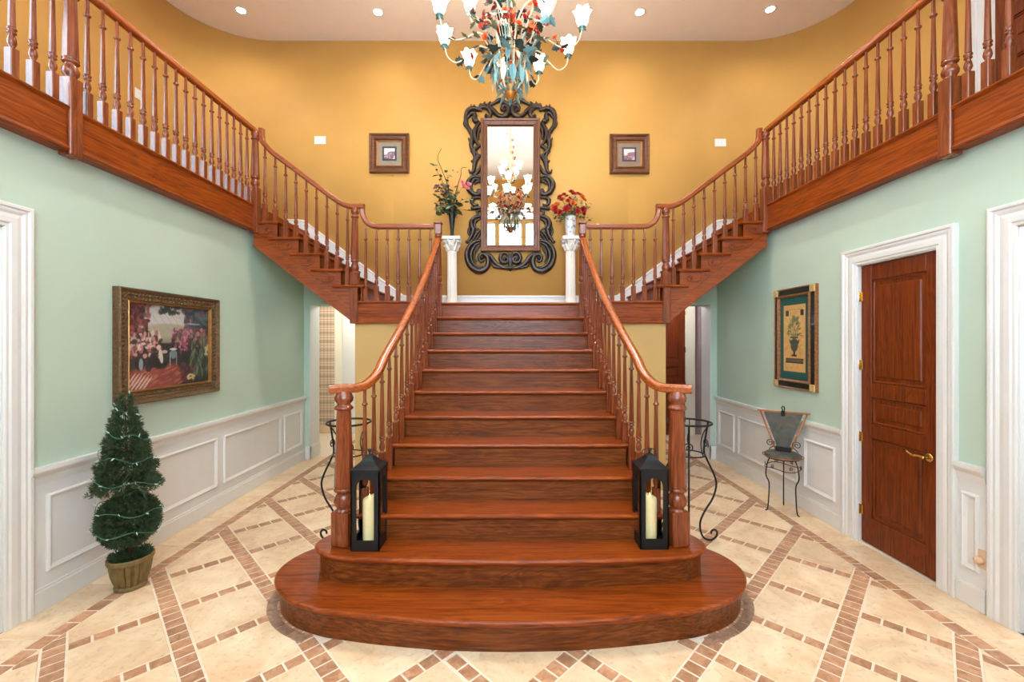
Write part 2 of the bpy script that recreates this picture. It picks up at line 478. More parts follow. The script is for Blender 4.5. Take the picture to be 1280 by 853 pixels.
# end walls under the side flights, each with a plain opening
for sx in (-1, 1):
    mb = MB()
    mb.box(sx*2.98, sx*(XW+WT), YE, YE+0.3, 0, 3.06); mb.box(sx*1.8, sx*2.98, YE, YE+0.3, 2.3, 3.06)
    mb.box(sx*1.5, sx*2.0, YE, YE+0.3, 0, 2.3)
    w = struct('wall_end', mb, M['green'], 'short grey green end wall with a plain opening under the stairs ' + ('by the flower garden painting' if sx < 0 else 'by the urn picture'), 'wall')
    mb = MB(); mb.box(sx*2.972, sx*2.982, YE+0.001, YE+0.3, 0.0, 2.3); obj('jamb', mb, M['white'], w)
    mb = MB(); mb.cbox(sx*2.955, sx*(XW-0.02), YE-0.018, YE+0.002, 0, 0.2); mb.cbox(sx*2.955, sx*2.975, YE-0.018, YE+0.3, 0, 0.2); obj('baseboard', mb, M['white'], w)
# tan box that carries the landing
mb = MB()
for sx in (-1, 1):
    mb.box(sx*0.86, sx*1.83, 5.04, 5.14, 0, 1.977); mb.box(sx*1.73, sx*1.83, 5.14, YE, 0, 1.977)
struct('wall_landing', mb, M['tan'], 'tan painted wall below the stair landing', 'wall')
# passage rooms behind the end walls
for sx in (-1, 1):
    nm = 'beyond the opening by the flower garden painting' if sx < 0 else 'beyond the opening by the urn picture'
    mb = MB(); mb.box(sx*3.9, sx*4.0, YE, 8.35, 0, 2.75); mb.box(sx*1.3, sx*1.4, YE+0.3, 8.35, 0, 2.75); mb.box(sx*1.3, sx*4.0, YE, 8.35, 2.7, 2.8)
    mb.box(sx*XW, sx*4.0, YE+0.2, YE+0.3, 0, 2.75)
    yb = 8.2 if sx < 0 else 8.05
    mb.box(sx*1.3, sx*4.0, yb, yb+0.1, 0, 2.75)
    struct('wall_passage', mb, M['cream_wall'] if sx < 0 else M['mauve'], ('cream' if sx < 0 else 'mauve grey') + ' passage wall ' + nm, 'wall')
    l = point('passage_fill_light', (sx*2.7, 7.35, 2.55), P_SIDE*0.5, (0.95, 0.97, 1.0), 0.12)  # unseen fill light added to brighten the passage
m_, N, L, B = newmat('plaid_wallpaper')
tc = N.new('ShaderNodeTexCoord'); sep = N.new('ShaderNodeSeparateXYZ'); L.new(tc.outputs['Object'], sep.inputs[0])
def stripes(src, freq, lo, hi):
    a = N.new('ShaderNodeMath'); a.operation = 'MULTIPLY'; a.inputs[1].default_value = freq; L.new(src, a.inputs[0])
    b = N.new('ShaderNodeMath'); b.operation = 'PINGPONG'; b.inputs[1].default_value = 1.0; L.new(a.outputs[0], b.inputs[0])
    c = N.new('ShaderNodeMapRange'); c.inputs[1].default_value = lo; c.inputs[2].default_value = hi; L.new(b.outputs[0], c.inputs[0]); return c.outputs[0]
c0 = rgb(214, 190, 166)
c1 = mixnode(N, L, c0, rgb(150, 144, 130), stripes(sep.outputs[0], 30, 0.55, 0.75))
c2 = mixnode(N, L, c0, rgb(132, 128, 116), stripes(sep.outputs[2], 12, 0.6, 0.8))
c3 = mixnode(N, L, c1, c2, 0.5)
c4 = mixnode(N, L, c3, rgb(176, 140, 112), stripes(sep.outputs[2], 40, 0.7, 0.8))
L.new(c4, B.inputs['Base Color']); B.inputs['Roughness'].default_value = 0.8
mb = MB(); mb.box(-3.9, -3.37, 8.185, 8.205, 0.0, 2.7)
w = struct('wall_plaid', mb, m_, 'strip of plaid wallpapered wall at the end of the passage', 'wall')
mb = MB(); mb.box(-3.9, -3.37, 8.165, 8.19, 0, 0.14); obj('baseboard', mb, plain('peach_base', rgb(222, 190, 160), 0.5), w)
mb = MB(); mb.cbox(-3.2, -2.95, 8.15, 8.2, 0, 2.6); mb.cbox(-2.95, -2.2, 8.17, 8.2, 0, 2.55)
struct('door_passage', mb, M['white'], 'white door and casing at the end of the plaid papered passage', 'door')

mb = MB()
for y in (0.55, 1.17, 1.79, 2.41): mb.box(-XU-0.09, -XU-0.03, y, y+0.04, 3.6, 5.2)
for z in (3.6, 4.13, 4.66, 5.16): mb.box(-XU-0.09, -XU-0.03, 0.55, 2.45, z, z+0.04)
w = struct('window_gallery', mb, M['white'], 'white framed window lighting the upper gallery', 'window')
mb = MB(); mb.box(-XU-0.064, -XU-0.06, 0.55, 2.45, 3.6, 5.2); obj('pane', mb, M['glass'], w)
# second floor: amber wall with rounded corners
plan = [(-XU, YF), (-XU, 0.55), (-XU, 2.45), (-XU, 5.4)]
for k in range(1, 13):
    a = math.pi/2*k/12; plan.append((-3.45-1.03*math.cos(a), 5.4+0.9*math.sin(a)))
plan += [(-3.0, YB), (-2.6, YB), (-2.2, YB), (-1.75, YB), (-1.7, YB)]
plan = plan + [(-x, y) for x, y in reversed(plan)]
V = []; F = []
for k, (x, y) in enumerate(plan):
    z0 = 2.05 if abs(x) < 1.72 else min(3.1, 2.06+0.772*(abs(x)-1.75)+0.06)
    a, b = plan[max(0, k-1)], plan[min(len(plan)-1, k+1)]
    t = Vector((b[0]-a[0], b[1]-a[1], 0)).normalized(); nx, ny = -t.y, t.x
    V += [(x, y, z0), (x, y, ZC), (x+nx*0.12, y+ny*0.12, z0), (x+nx*0.12, y+ny*0.12, ZC)]
for k in range(len(plan)-1):
    if k == 1: continue
    a, b = 4*k, 4*k+4; F += [(a, b, b+1, a+1), (a+2, a+3, b+3, b+2), (a+1, b+1, b+3, a+3), (a, a+2, b+2, b)]
mb = MB(); mb.add(V, F, True); mb.box(-XU-0.12, -XU, 0.55, 2.45, 2.9, 3.6); mb.box(-XU-0.12, -XU, 0.55, 2.45, 5.2, ZC)
struct('wall_back', mb, M['amber'], 'amber upper wall with rounded corners behind the landing', 'wall')
# white skirting along the upper wall: landing, rake and galleries
def nose_line(x): return ZL + R_*(1 + (x-1.70)/0.247)
mb = MB(); mb.cbox(-1.56, 1.56, YB-0.022, YB, ZL, ZL+0.2); mb.cbox(-1.56, 1.56, YB-0.03, YB, ZL+0.17, ZL+0.185, 0.002)
base_b = struct('baseboard_back', mb, M['white'], 'white skirting board along the landing wall', 'baseboard')
for sx in (-1, 1):
    xs = [1.56, 3.04]
    poly = [(sx*1.545, ZL+0.0), (sx*3.05, ZF-0.05), (sx*3.45, ZF-0.02), (sx*3.45, ZF+0.2), (sx*3.04, ZF+0.2), (sx*1.56, ZL+0.2), (sx*1.545, ZL+0.2)]
    mb = MB(); mb.prism(poly, 1, YB-0.02, YB)
    top = [(sx*1.545, YB-0.014, ZL+0.19), (sx*1.58, YB-0.014, ZL+0.19+0.0), (sx*3.02, YB-0.014, ZF+0.17), (sx*3.1, YB-0.014, ZF+0.19), (sx*3.45, YB-0.014, ZF+0.19)]
    mb.tube(top, 0.014, 8)
    struct('baseboard_flight', mb, M['white'], 'white raking skirting board behind the side flight below the wall switch ' + ('beside the purple picture' if sx < 0 else 'beside the pink picture'), 'baseboard')
mb = MB(); mb.box(-XU-0.1, XU+0.1, 0.7, YB+0.1, ZC, ZC+0.12)
struct('ceiling', mb, M['ceil'], 'pale flat ceiling over the whole stair hall', 'ceiling')
mb = MB(); mb.box(-XU-0.1, XU+0.1, 0.7, 0.82, 5.42, ZC+0.1); 
struct('wall_header', mb, M['amber'], 'amber header wall over the window bay', 'wall')
mb = MB(); mb.box(-XU-0.1, XU+0.1, YF-0.2, 0.7, 5.42, 5.54)
struct('ceiling_bay', mb, M['ceil'], 'low white soffit over the window bay', 'ceiling')
# front wall with tall windows and glazed entry
mb = MB()
WX = [(-2.8, -2.14), (-2.0, -1.34), (-1.2, -0.44), (-0.36, 0.36), (0.44, 1.2), (1.34, 2.0), (2.14, 2.8)]  # windows outside the middle three are added to let in more light
z0, z1 = 3.55, 5.34
mb.box(-XU-0.1, XU+0.1, YF-0.2, YF, 2.9, z0); mb.box(-XU-0.1, XU+0.1, YF-0.2, YF, z1, 5.54)
ed = [-XU-0.1] + [e for w_ in WX for e in w_] + [XU+0.1]
for k in range(0, len(ed), 2): mb.box(ed[k], ed[k+1], YF-0.2, YF, z0, z1)
mb.box(-XU-0.1, -1.3, YF-0.2, YF, 0, 2.9); mb.box(1.3, XU+0.1, YF-0.2, YF, 0, 2.9)
wf = struct('wall_front', mb, M['amber'], 'front wall of the hall with the windows', 'wall')
for k, (a, b) in enumerate(WX):
    mb = MB()
    for (p, q) in ((a, a+0.04), (b-0.04, b), ((a+b)/2-0.012, (a+b)/2+0.012)): mb.box(p, q, YF-0.12, YF-0.06, z0, z1)
    for z in (z0, z0+0.45, z0+0.9, z0+1.35, z1-0.04): mb.box(a, b, YF-0.12, YF-0.06, z, z+0.04 if z in (z0, z1-0.04) else z+0.024)
    w = struct('window_%d' % (k+1), mb, M['white'], 'tall white framed upper window in the front wall', 'window'); w['group'] = 'upper front windows'
    mb = MB(); mb.box(a, b, YF-0.093, YF-0.089, z0, z1); obj('pane', mb, M['glass'], w)
mb = MB(); mb.box(-1.3, 1.3, YF-0.14, YF-0.04, 0, 1.7)
for x in (-1.3, -0.67, -0.03, 0.61, 1.24): mb.box(x, x+0.06, YF-0.12, YF-0.04, 1.7, 2.9)
mb.box(-1.3, 1.3, YF-0.12, YF-0.04, 2.84, 2.9)
w = struct('door_entry', mb, M['white'], 'white entry doors with glazed upper lights', 'door')
mb = MB(); mb.box(-1.3, 1.3, YF-0.085, YF-0.08, 1.7, 2.9); obj('pane', mb, M['glass'], w)
# side rooms beyond the cased openings
for sx in (-1, 1):
    mb = MB(); xa, xb = sx*(XW+WT), sx*6.2
    mb.box(xb, xb+sx*0.1, 0.4, 3.6, 0, 2.9); mb.box(xa, xb, 0.3, 0.4, 0, 2.9); mb.box(xa, xb, 3.6, 3.7, 0, 2.9); mb.box(xa, xb, 0.3, 3.7, 2.85, 2.95)
    struct('wall_side_room', mb, M['white'], 'plain pale wall of the room beyond the cased opening ' + ('beside the topiary' if sx < 0 else 'beside the brown door'), 'wall')
    point('side_room_fill', (sx*4.3, 1.2, 2.5), P_SIDE, (0.86, 0.94, 1.0), 0.2)  # no fixture here: fill added to brighten the side room and its jamb

# ------------------------------------------------------------------ casings, wainscot, doors
def wframe(sx, y0, y1, z0, z1, w, prof):
    V = []; n = len(prof); mb = MB()
    for (cy_, cz_, dy, dz) in ((y0, z0, 1, 1), (y1, z0, -1, 1), (y1, z1, -1, -1), (y0, z1, 1, -1)):
        for (t, d) in prof: V.append((sx*(XW-d), cy_+dy*t*w, cz_+dz*t*w))
    F = [(s_*n+k, ((s_+1) % 4)*n+k, ((s_+1) % 4)*n+k+1, s_*n+k+1) for s_ in range(4) for k in range(n-1)]
    mb.add(V, F); return mb
def wprof(sx, x):  # x measured from the wall face towards the room
    return sx*(XW-x)
def casing(sx, a, b, h, label, w=0.14):
    root = thing('trim_casing', label, 'door casing', (sx*XW, (a+b)/2, 0), kind='structure')
    pf = [(0, -0.002), (0, 0.034), (0.05, 0.037), (0.15, 0.036), (0.19, 0.024), (0.30, 0.028), (0.42, 0.019), (0.58, 0.024), (0.80, 0.024), (0.86, 0.017), (0.96, 0.017), (1.0, 0.012), (1.0, -0.002)]
    Wd = w+0.005; n = len(pf)
    cor = [(a-w, 0.0, 1, 0), (a-w, h+w, 1, -1), (b+w, h+w, -1, -1), (b+w, 0.0, -1, 0)]
    for s_, nm in ((0, 'casing_side'), (1, 'casing_head'), (2, 'casing_side')):
        V = []
        for (yy, zz, dy, dz) in (cor[s_], cor[s_+1]):
            for (t, d) in pf: V.append((wprof(sx, d), yy+dy*t*Wd, zz+dz*t*Wd))
        mb = MB(); mb.add(V, [(k, k+1, n+k+1, n+k) for k in range(n-1)]); obj(nm, mb, M['white'], root)
    mb = MB()
    mb.box(sx*XW, sx*(XW+WT), a-0.001, a+0.012, 0, h); mb.box(sx*XW, sx*(XW+WT), b-0.012, b+0.001, 0, h); mb.box(sx*XW, sx*(XW+WT), a, b, h-0.012, h+0.001)
    obj('jamb', mb, M['white'], root)
    return root
casing(-1, OPEN_A, OPEN_B, OPEN_H, 'white moulded casing of the opening beside the topiary')
casing(1, OPEN_A, OPEN_B, OPEN_H, 'white moulded casing of the open doorway beside the wall outlet')
casing(1, DOOR_A, DOOR_B, DOOR_H, 'white moulded casing around the brown panelled door')
def wainscot(sx, y0, y1, panels, label):
    root = thing('trim_wainscot', label, 'wainscot', (sx*XW, (y0+y1)/2, 0), kind='structure')
    mb = MB(); mb.box(wprof(sx, -0.001), wprof(sx, 0.010), y0, y1, 0.0, 0.9); obj('backing_panel', mb, M['white'], root)
    mb = MB(); mb.cbox(wprof(sx, 0.008), wprof(sx, 0.026), y0, y1, 0, 0.135, 0.004); mb.cbox(wprof(sx, 0.008), wprof(sx, 0.020), y0, y1, 0.13, 0.155, 0.004); obj('baseboard', mb, M['white'], root)
    mb = MB()
    prof = [(0.0, 0.83), (0.014, 0.83), (0.020, 0.86), (0.022, 0.875), (0.046, 0.905), (0.05, 0.915), (0.05, 0.94), (0.0, 0.94)]
    mb.prism([(wprof(sx, p), q) for p, q in prof], 1, y0, y1); obj('chair_rail', mb, M['white'], root)
    for (a, b) in panels:
        mb = wframe(sx, a, b, 0.24, 0.75, 0.036, [(0, 0.009), (0, 0.014), (0.12, 0.024), (0.35, 0.028), (0.55, 0.021), (0.8, 0.017), (1.0, 0.012), (1.0, 0.009)])
        obj('panel_moulding', mb, M['white'], root)
    return root
wainscot(-1, 2.71, YE, [(2.82, 3.2), (3.31, 4.46), (4.56, 5.70), (5.78, 6.27)], 'white panelled wainscot below the flower garden painting')
wainscot(1, 3.93, YE, [(4.03, 4.45), (4.56, 5.74), (5.84, 6.27)], 'white panelled wainscot behind the slate chair')
wainscot(1, 2.75, 2.93, [(2.79, 2.9)], 'narrow white wainscot panel holding the wall outlet')

def panel_door(root, place, W_, H_, mat, handle=True, hinges=4):
    # local frame: s along width 0..W_, d depth from face, z ; place(s, d, z) -> world box corner
    def bx(mb, s0, s1, d0, d1, z0, z1, ch=0.004):
        p, q = place(s0, d0, z0), place(s1, d1, z1); mb.cbox(p[0], q[0], p[1], q[1], p[2], q[2], ch)
    st = 0.105
    rails = [(0, 0.24), (0.93, 1.05), (1.28, 1.40), (H_-0.13, H_)]
    mb = MB(); bx(mb, 0, st, 0, 0.045, 0.006, H_); obj('stile', mb, mat, root)
    mb = MB(); bx(mb, W_-st, W_, 0, 0.045, 0.006, H_); obj('stile', mb, mat, root)
    for (z0, z1) in rails:
        mb = MB(); bx(mb, st, W_-st, 0.001, 0.044, max(z0, 0.006), z1); obj('rail', mb, mat, root)
    for k in range(3):
        z0, z1 = rails[k][1], rails[k+1][0]
        mb = MB(); bx(mb, st, W_-st, 0.022, 0.04, z0, z1, 0.002)
        for (a, b, c, d) in ((st, W_-st, z0, z0+0.02), (st, W_-st, z1-0.02, z1), (st, st+0.02, z0, z1), (W_-st-0.02, W_-st, z0, z1)): bx(mb, a, b, 0.010, 0.03, c, d, 0.006)
        bx(mb, st+0.05, W_-st-0.05, 0.012, 0.03, z0+0.05, z1-0.05, 0.009)
        obj('door_panel', mb, mat, root)
door1 = thing('door_1', 'tall brown three panel wooden door with brass lever and hinges', 'door', (XW+0.03, (DOOR_A+DOOR_B)/2, 0), kind='structure')
panel_door(door1, lambda s, d, z: (XW+0.025+d, DOOR_B-0.014-s, z), DOOR_B-DOOR_A-0.028, DOOR_H-0.016, M['door_wood'])
for z in (0.28, 0.92, 1.55, 2.15):
    mb = MB(); mb.lathe([(0.007, -0.045), (0.009, -0.04), (0.009, 0.04), (0.007, 0.045)], 10, (XW+0.012, DOOR_B-0.006, z)); mb.box(XW+0.018, XW+0.024, DOOR_B-0.04, DOOR_B-0.006, z-0.04, z+0.04)
    obj('hinge', mb, M['brass'], door1)
hz = 0.90; hy = DOOR_A+0.085
mb = MB(); mb.tube([(XW+0.03, hy, hz), (XW+0.012, hy, hz), (XW+0.008, hy, hz)], [0.032, 0.032, 0.022], 16)
mb.tube([(XW+0.012, hy, hz), (XW-0.03, hy, hz)], 0.011, 10)
mb.tube(crv([(XW-0.03, hy-0.012, hz), (XW-0.034, hy+0.03, hz+0.006), (XW-0.034, hy+0.065, hz-0.004), (XW-0.034, hy+0.1, hz+0.004), (XW-0.032, hy+0.125, hz+0.018)], 5), [0.013, 0.012, 0.011, 0.011, 0.01, 0.01, 0.009, 0.009, 0.009, 0.009, 0.008, 0.008, 0.008, 0.008, 0.008, 0.008, 0.008, 0.008, 0.008, 0.008, 0.009], 10)
obj('door_handle', mb, M['brass'], door1)
d2 = thing('door_2', 'brown panelled wooden door closed at the end of the passage by the urn picture', 'door', (2.9, 8.04, 0), kind='structure')
panel_door(d2, lambda s, d, z: (3.26-s, 8.0+d, z), 0.78, 2.43, M['door_wood'])
mb = MB(); mb.cbox(3.262, 3.45, 7.985, 8.06, 0, 2.6); mb.cbox(3.262, 3.29, 7.975, 8.06, 0, 2.6); mb.cbox(2.3, 3.45, 7.985, 8.06, 2.44, 2.6); obj('casing', mb, M['cream_wall'], d2)
for z in (0.3, 0.95, 1.6, 2.3):
    mb = MB(); mb.lathe([(0.012, -0.05), (0.012, 0.05)], 8, (3.262, 7.985, z)); obj('hinge', mb, M['brass'], d2)
# upper gallery door on the right wall
d3 = thing('door_3', 'brown door with white casing on the upper gallery', 'door', (XU, 3.5, ZF), kind='structure')
mb = MB(); mb.cbox(XU-0.03, XU, 3.92, 4.15, ZF, 5.95); mb.cbox(XU-0.045, XU, 4.08, 4.15, ZF, 5.95); mb.cbox(XU-0.03, XU, 2.9, 4.15, 5.8, 5.98); mb.cbox(XU-0.03, XU, 2.85, 3.06, ZF, 5.95); obj('casing', mb, M['white'], d3)
panel_door(d3, lambda s, d, z: (XU-0.05+d, 3.915-s, ZF+z), 0.85, 2.44, M['door_wood'])
# gallery floors with fascia
for sx in (-1, 1):
    nm = 'above the flower garden painting' if sx < 0 else 'above the brown door'
    mb = MB(); mb.box(sx*3.02, sx*(XU+0.1), YF, YB+0.05, ZF-0.27, ZF-0.002); mb.box(sx*2.95, sx*3.05, 4.98, YB+0.02, ZF-0.27, ZF-0.002)
    struct('floor_gallery', mb, M['wood_y'], 'upper gallery floor ' + nm, 'floor')
    t = thing('trim_fascia', 'long oak fascia board of the gallery ' + nm, 'fascia', (sx*3.0, 2.3, ZF), kind='structure')
    for (a, b) in ((YF, 2.875), (2.965, 4.95)):
        mb = MB(); mb.cbox(sx*2.975, sx*3.06, a, b, ZF-0.29, ZF-0.012); fb = obj('fascia_board', mb, M['wood_y'], t)
        mb = MB(); mb.prism([(sx*(3.0-p), ZF+q) for p, q in ((0.0, 0.0), (0.035, 0.0), (0.042, -0.008), (0.042, -0.016), (0.035, -0.024), (0.03, -0.032), (0.0, -0.04))], 1, a, b); obj('nosing', mb, M['wood_y'], fb)
        mb = MB(); mb.prism([(sx*(3.0-p), ZF-0.30+q) for p, q in ((-0.06, 0.0), (0.03, 0.0), (0.042, 0.008), (0.042, 0.018), (0.03, 0.028), (0.026, 0.04), (0.0, 0.04))], 1, a, b); obj('moulding', mb, M['wood_y'], fb)

# ------------------------------------------------------------------ main staircase
stair = thing('grand_staircase', 'broad oak central staircase with flared rounded bottom steps', 'staircase', (0, 2.9, 0))
def nosed(mb, pl, z0, z1, r):
    rings = []
    n = len(pl)
    for (d, z) in ((r*0.9, z0), (r*0.25, z0+(z1-z0)*0.15), (0, z0+(z1-z0)*0.5), (r*0.25, z0+(z1-z0)*0.85), (r*0.9, z1)):
        rings.append([(x, y, z) for x, y in inset(pl, d, False)])
    V = [p for rg in rings for p in rg]; F = []
    for k in range(len(rings)-1):
        for i in range(n-1): F.append((k*n+i, k*n+i+1, (k+1)*n+i+1, (k+1)*n+i))
        F.append((k*n+n-1, k*n, (k+1)*n, (k+1)*n+n-1))
    mb.add(V, F, True)
    mb.add(rings[-1], [tuple(range(n))]); mb.add(rings[0], [tuple(range(n-1, -1, -1))])
TH = 0.032
for n_, half in ((1, S1H), (2, S2H)):
    ol = outline(half)
    mb = MB(); nosed(mb, ol, n_*R_-TH, n_*R_, 0.016); obj('tread', mb, M['wood_x'], stair)
    ri = inset(ol, 0.034, False); z0 = (n_-1)*R_
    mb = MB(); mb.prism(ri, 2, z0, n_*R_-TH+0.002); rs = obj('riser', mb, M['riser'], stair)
    mb = MB(); mb.tube([(x, y, n_*R_-TH-0.006) for x, y in inset(ol, 0.028, False)], 0.008, 6); obj('scotia', mb, M['wood_x'], rs)
def Wn(d): return Xr(d+0.1)+0.07
noseprof = [(math.cos(a)*0.016, math.sin(a)*0.016) for a in [math.pi/2+math.pi*k/6 for k in range(7)]]
for n_ in range(3, 13):
    d = Dn(n_); w0 = Wn(d) if n_ < 12 else 0.93; z = n_*R_
    back = Dn(n_+1)+0.03 if n_ < 12 else d+0.2
    pr = [(d+0.016+a, z-0.016+b) for a, b in noseprof] + [(back, z-TH), (back, z)]
    mb = MB(); mb.prism(pr, 0, -w0, w0); obj('tread', mb, M['wood_x'], stair)
    wr = w0-0.03
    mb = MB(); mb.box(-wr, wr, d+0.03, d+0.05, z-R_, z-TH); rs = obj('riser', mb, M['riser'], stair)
    mb = MB(); mb.prism([(d+0.018, z-TH), (d+0.03, z-TH), (d+0.03, z-TH-0.014), (d+0.026, z-TH-0.012), (d+0.02, z-TH-0.005)], 0, -wr, wr); obj('scotia', mb, M['riser'], rs)
for sx in (-1, 1):
    mb = MB()
    for n_ in range(3, 12):
        w0 = Wn(Dn(n_)); mb.box(sx*(w0-0.06), sx*(w0-0.03), Dn(n_)+0.03, Dn(n_+1)+0.05, 0, n_*R_-TH)
    obj('side_wall', mb, M['tan'], stair)
# landing
landing = thing('stair_landing', 'oak landing at the head of the central stairs below the mirror', 'landing', (0, 5.6, ZL-0.25))
mb = MB(); mb.box(-1.75, 1.75, 5.2, YB-0.001, ZL-0.22, ZL); mb.box(-1.83, -0.9, 5.06, 5.2, ZL-0.22, ZL); mb.box(0.9, 1.83, 5.06, 5.2, ZL-0.22, ZL); obj('floor_deck', mb, M['wood_x'], landing)
for sx in (-1, 1):
    mb = MB(); mb.cbox(sx*0.9, sx*1.79, 5.0, 5.06, ZL-0.25, ZL-0.02); fb = obj('fascia_board', mb, M['wood_x'], landing)
    mb = MB(); mb.prism([(4.975, ZL-0.008), (4.975, ZL-0.018), (4.985, ZL-0.026), (5.06, ZL-0.026), (5.06, ZL), (4.985, ZL)], 0, sx*0.9, sx*1.79); obj('nosing', mb, M['wood_x'], fb)
    mb = MB(); mb.cbox(sx*0.9, sx*1.79, 4.985, 5.0, ZL-0.262, ZL-0.235, 0.005); obj('moulding', mb, M['wood_x'], fb)

# ------------------------------------------------------------------ side flights
def spiral(cx_, cz_, r0, r1, turns, a0, n=26, sg=1):
    return [(cx_+(r0+(r1-r0)*k/(n-1))*math.cos(a0+sg*2*math.pi*turns*k/(n-1)), cz_+(r0+(r1-r0)*k/(n-1))*math.sin(a0+sg*2*math.pi*turns*k/(n-1))) for k in range(n)]
WB = wood('oak_rake', 0, WD, WM, WL)
for sx in (-1, 1):
    fl = thing('side_flight', 'oak side flight with scroll brackets rising to the gallery ' + ('above the flower garden painting' if sx < 0 else 'above the urn picture'), 'stair flight', (sx*1.82, 5.0, ZL-0.25))
    for k in range(1, 6):
        xk = 1.70+0.247*(k-1); z = ZL+k*R_
        pr = [(sx*(xk+0.016+a), z-0.016+b) for a, b in noseprof] + [(sx*(xk+0.287), z-TH), (sx*(xk+0.287), z)]
        mb = MB(); mb.prism(pr, 1, 4.965, YB-0.021); td = obj('tread', mb, M['wood_y'], fl)
        # returned nosing at the open end
        mb = MB(); mb.prism([(4.962, z-0.008), (4.956, z-0.016), (4.962, z-0.026), (4.975, z-TH), (4.975, z)], 0, sx*(xk+0.004), sx*(xk+0.37 if k < 5 else xk+0.26)); obj('return_nosing', mb, M['wood_x'], td)
    for k in range(1, 7):
        xk = 1.70+0.247*(k-1); z = ZL+k*R_
        mb = MB(); mb.box(sx*(xk+0.03), sx*(xk+0.048), 5.0, YB-0.021, z-R_, z-TH+0.001 if k < 6 else z); obj('riser', mb, M['wood_y'], fl)
    # open stringer with stepped top
    low = lambda x: 2.01+0.772*(x-1.86)
    pts = [(1.83, low(1.83))]
    top = []
    for k in range(1, 7):
        xk = 1.70+0.247*(k-1)+0.03; z = ZL+k*R_-TH
        if k == 1: top += [(1.83, z)]
        else: top += [(xk, z-R_), (xk, z)]
    top += [(2.985, ZF-TH), (2.985, low(2.985))]
    poly = [(1.83, low(1.83))] + top
    mb = MB(); mb.prism([(sx*a, b) for a, b in poly], 1, 4.992, 5.03); stg = obj('stringer', mb, WB, fl)
    up = lambda x: low(x)+0.145
    mb = MB(); mb.prism([(sx*a, b) for a, b in ((1.86, low(1.86)), (1.86, up(1.86)), (2.985, up(2.985)), (2.985, low(2.985)))], 1, 4.978, 4.993); obj('stringer_band', mb, WB, stg)
    mb = MB(); mb.prism([(sx*a, b) for a, b in ((1.86, low(1.86)-0.012), (1.86, low(1.86)+0.01), (2.985, low(2.985)+0.01), (2.985, low(2.985)-0.012))], 1, 4.972, 5.03); obj('moulding', mb, WB, fl)
    mb = MB(); mb.prism([(sx*a, b) for a, b in ((1.83, low(1.83)+0.01), (1.83, low(1.83)+0.03), (2.985, low(2.985)+0.03), (2.985, low(2.985)+0.01))], 1, 5.03, YB); obj('soffit', mb, M['green'], fl)
    for k in range(1, 6):
        xk = 1.70+0.247*(k-1); z = ZL+k*R_-TH
        if k == 1: continue
        c = (xk+0.15, z-0.075)
        sp = spiral(c[0], c[1], 0.008, 0.038, 1.4, 0.3)
        e = sp[-1]
        tail = [(e[0]+0.03, e[1]-0.045), (xk+0.25, z-0.02-0.085), (xk+0.28, z-0.045)]
        path = [(sx*a, 4.986, b) for a, b in sp[:-1]] + [tuple(p) for p in crv([(sx*e[0], 4.986, e[1])] + [(sx*a, 4.986, b) for a, b in tail], 5)]
        mb = MB(); mb.tube(path, [0.0075]*len(path), 6); obj('scroll_bracket', mb, WB, stg)

# ------------------------------------------------------------------ turned work
BP = [(0.021, 0.0), (0.012, 0.012), (0.018, 0.03), (0.0225, 0.055), (0.019, 0.09), (0.0115, 0.122), (0.021, 0.131), (0.021, 0.142), (0.0125, 0.15), (0.0225, 0.162), (0.0225, 0.174), (0.016, 0.183)]
def baluster_mb(h, blk, w=0.047, hb=None):
    mb = MB(); q = w/2
    mb.cbox(-q, q, -q, q, 0, blk, 0.004)
    sc = (h-blk); k = sc/0.69
    mb.lathe([(r*w/0.046, blk-0.002+z*0.72*k) for r, z in BP], 10)
    z0 = blk+0.183*0.72*k; z1 = blk+sc*0.80
    mb.lathe([(0.0185*w/0.046, z0-0.002), (0.0115*w/0.046, z1)], 8, smooth=False, rot=math.pi/8)
    mb.lathe([(0.0115, z1-0.004), (0.0205, z1+0.004), (0.0215, z1+0.013), (0.0125, z1+0.02), (0.012, z1+0.024), (0.0105, h+0.01)], 10)
    return mb
MESHES = {}
def baluster(parent, x, y, z, h, blk=None, w=0.047):
    blk = blk if blk else 0.21*h
    key = (round(h, 2), round(blk, 2), w)
    if key not in MESHES: MESHES[key] = baluster_mb(h, blk, w).mesh('baluster', M['wood_z'])
    L_ = base_of(parent)
    return put('baluster', MESHES[key], parent, (x-L_[0], y-L_[1], z-L_[2]))
def newel(parent, x, y, zb, h, w, blk, rotz=0.0, cap=True):
    mb = MB(); q = w/2; s = w/0.125; hs = (h-blk)
    mb.cbox(-q, q, -q, q, 0, blk, 0.008*s)
    f_ = lambda t: blk + t*hs
    mb.lathe([(q*0.98, blk-0.004), (q*0.7, blk+0.012*s), (0.044*s, f_(.02)), (0.062*s, f_(.05)), (0.065*s, f_(.085)), (0.052*s, f_(.125)), (0.042*s, f_(.15)), (0.060*s, f_(.16)), (0.066*s, f_(.172)), (0.060*s, f_(.185)), (0.056*s, f_(.195)), (0.064*s, f_(.20)), (0.06*s, f_(.21))], 16)
    mb.lathe([(0.064*s, f_(.205)), (0.047*s, f_(.845))], 8, smooth=False, rot=math.pi/8)
    mb.lathe([(0.047*s, f_(.84)), (0.06*s, f_(.85)), (0.063*s, f_(.862)), (0.054*s, f_(.875)), (0.044*s, f_(.885)), (0.044*s, f_(.895)), (0.06*s, f_(.92)), (0.063*s, f_(.945)), (0.054*s, f_(.975)), (0.045*s, f_(1.0))], 16)
    L_ = base_of(parent)
    return put('newel_post', mb.mesh('newel_post', M['wood_z']), parent, (x-L_[0], y-L_[1], zb-L_[2]), (0, 0, rotz))
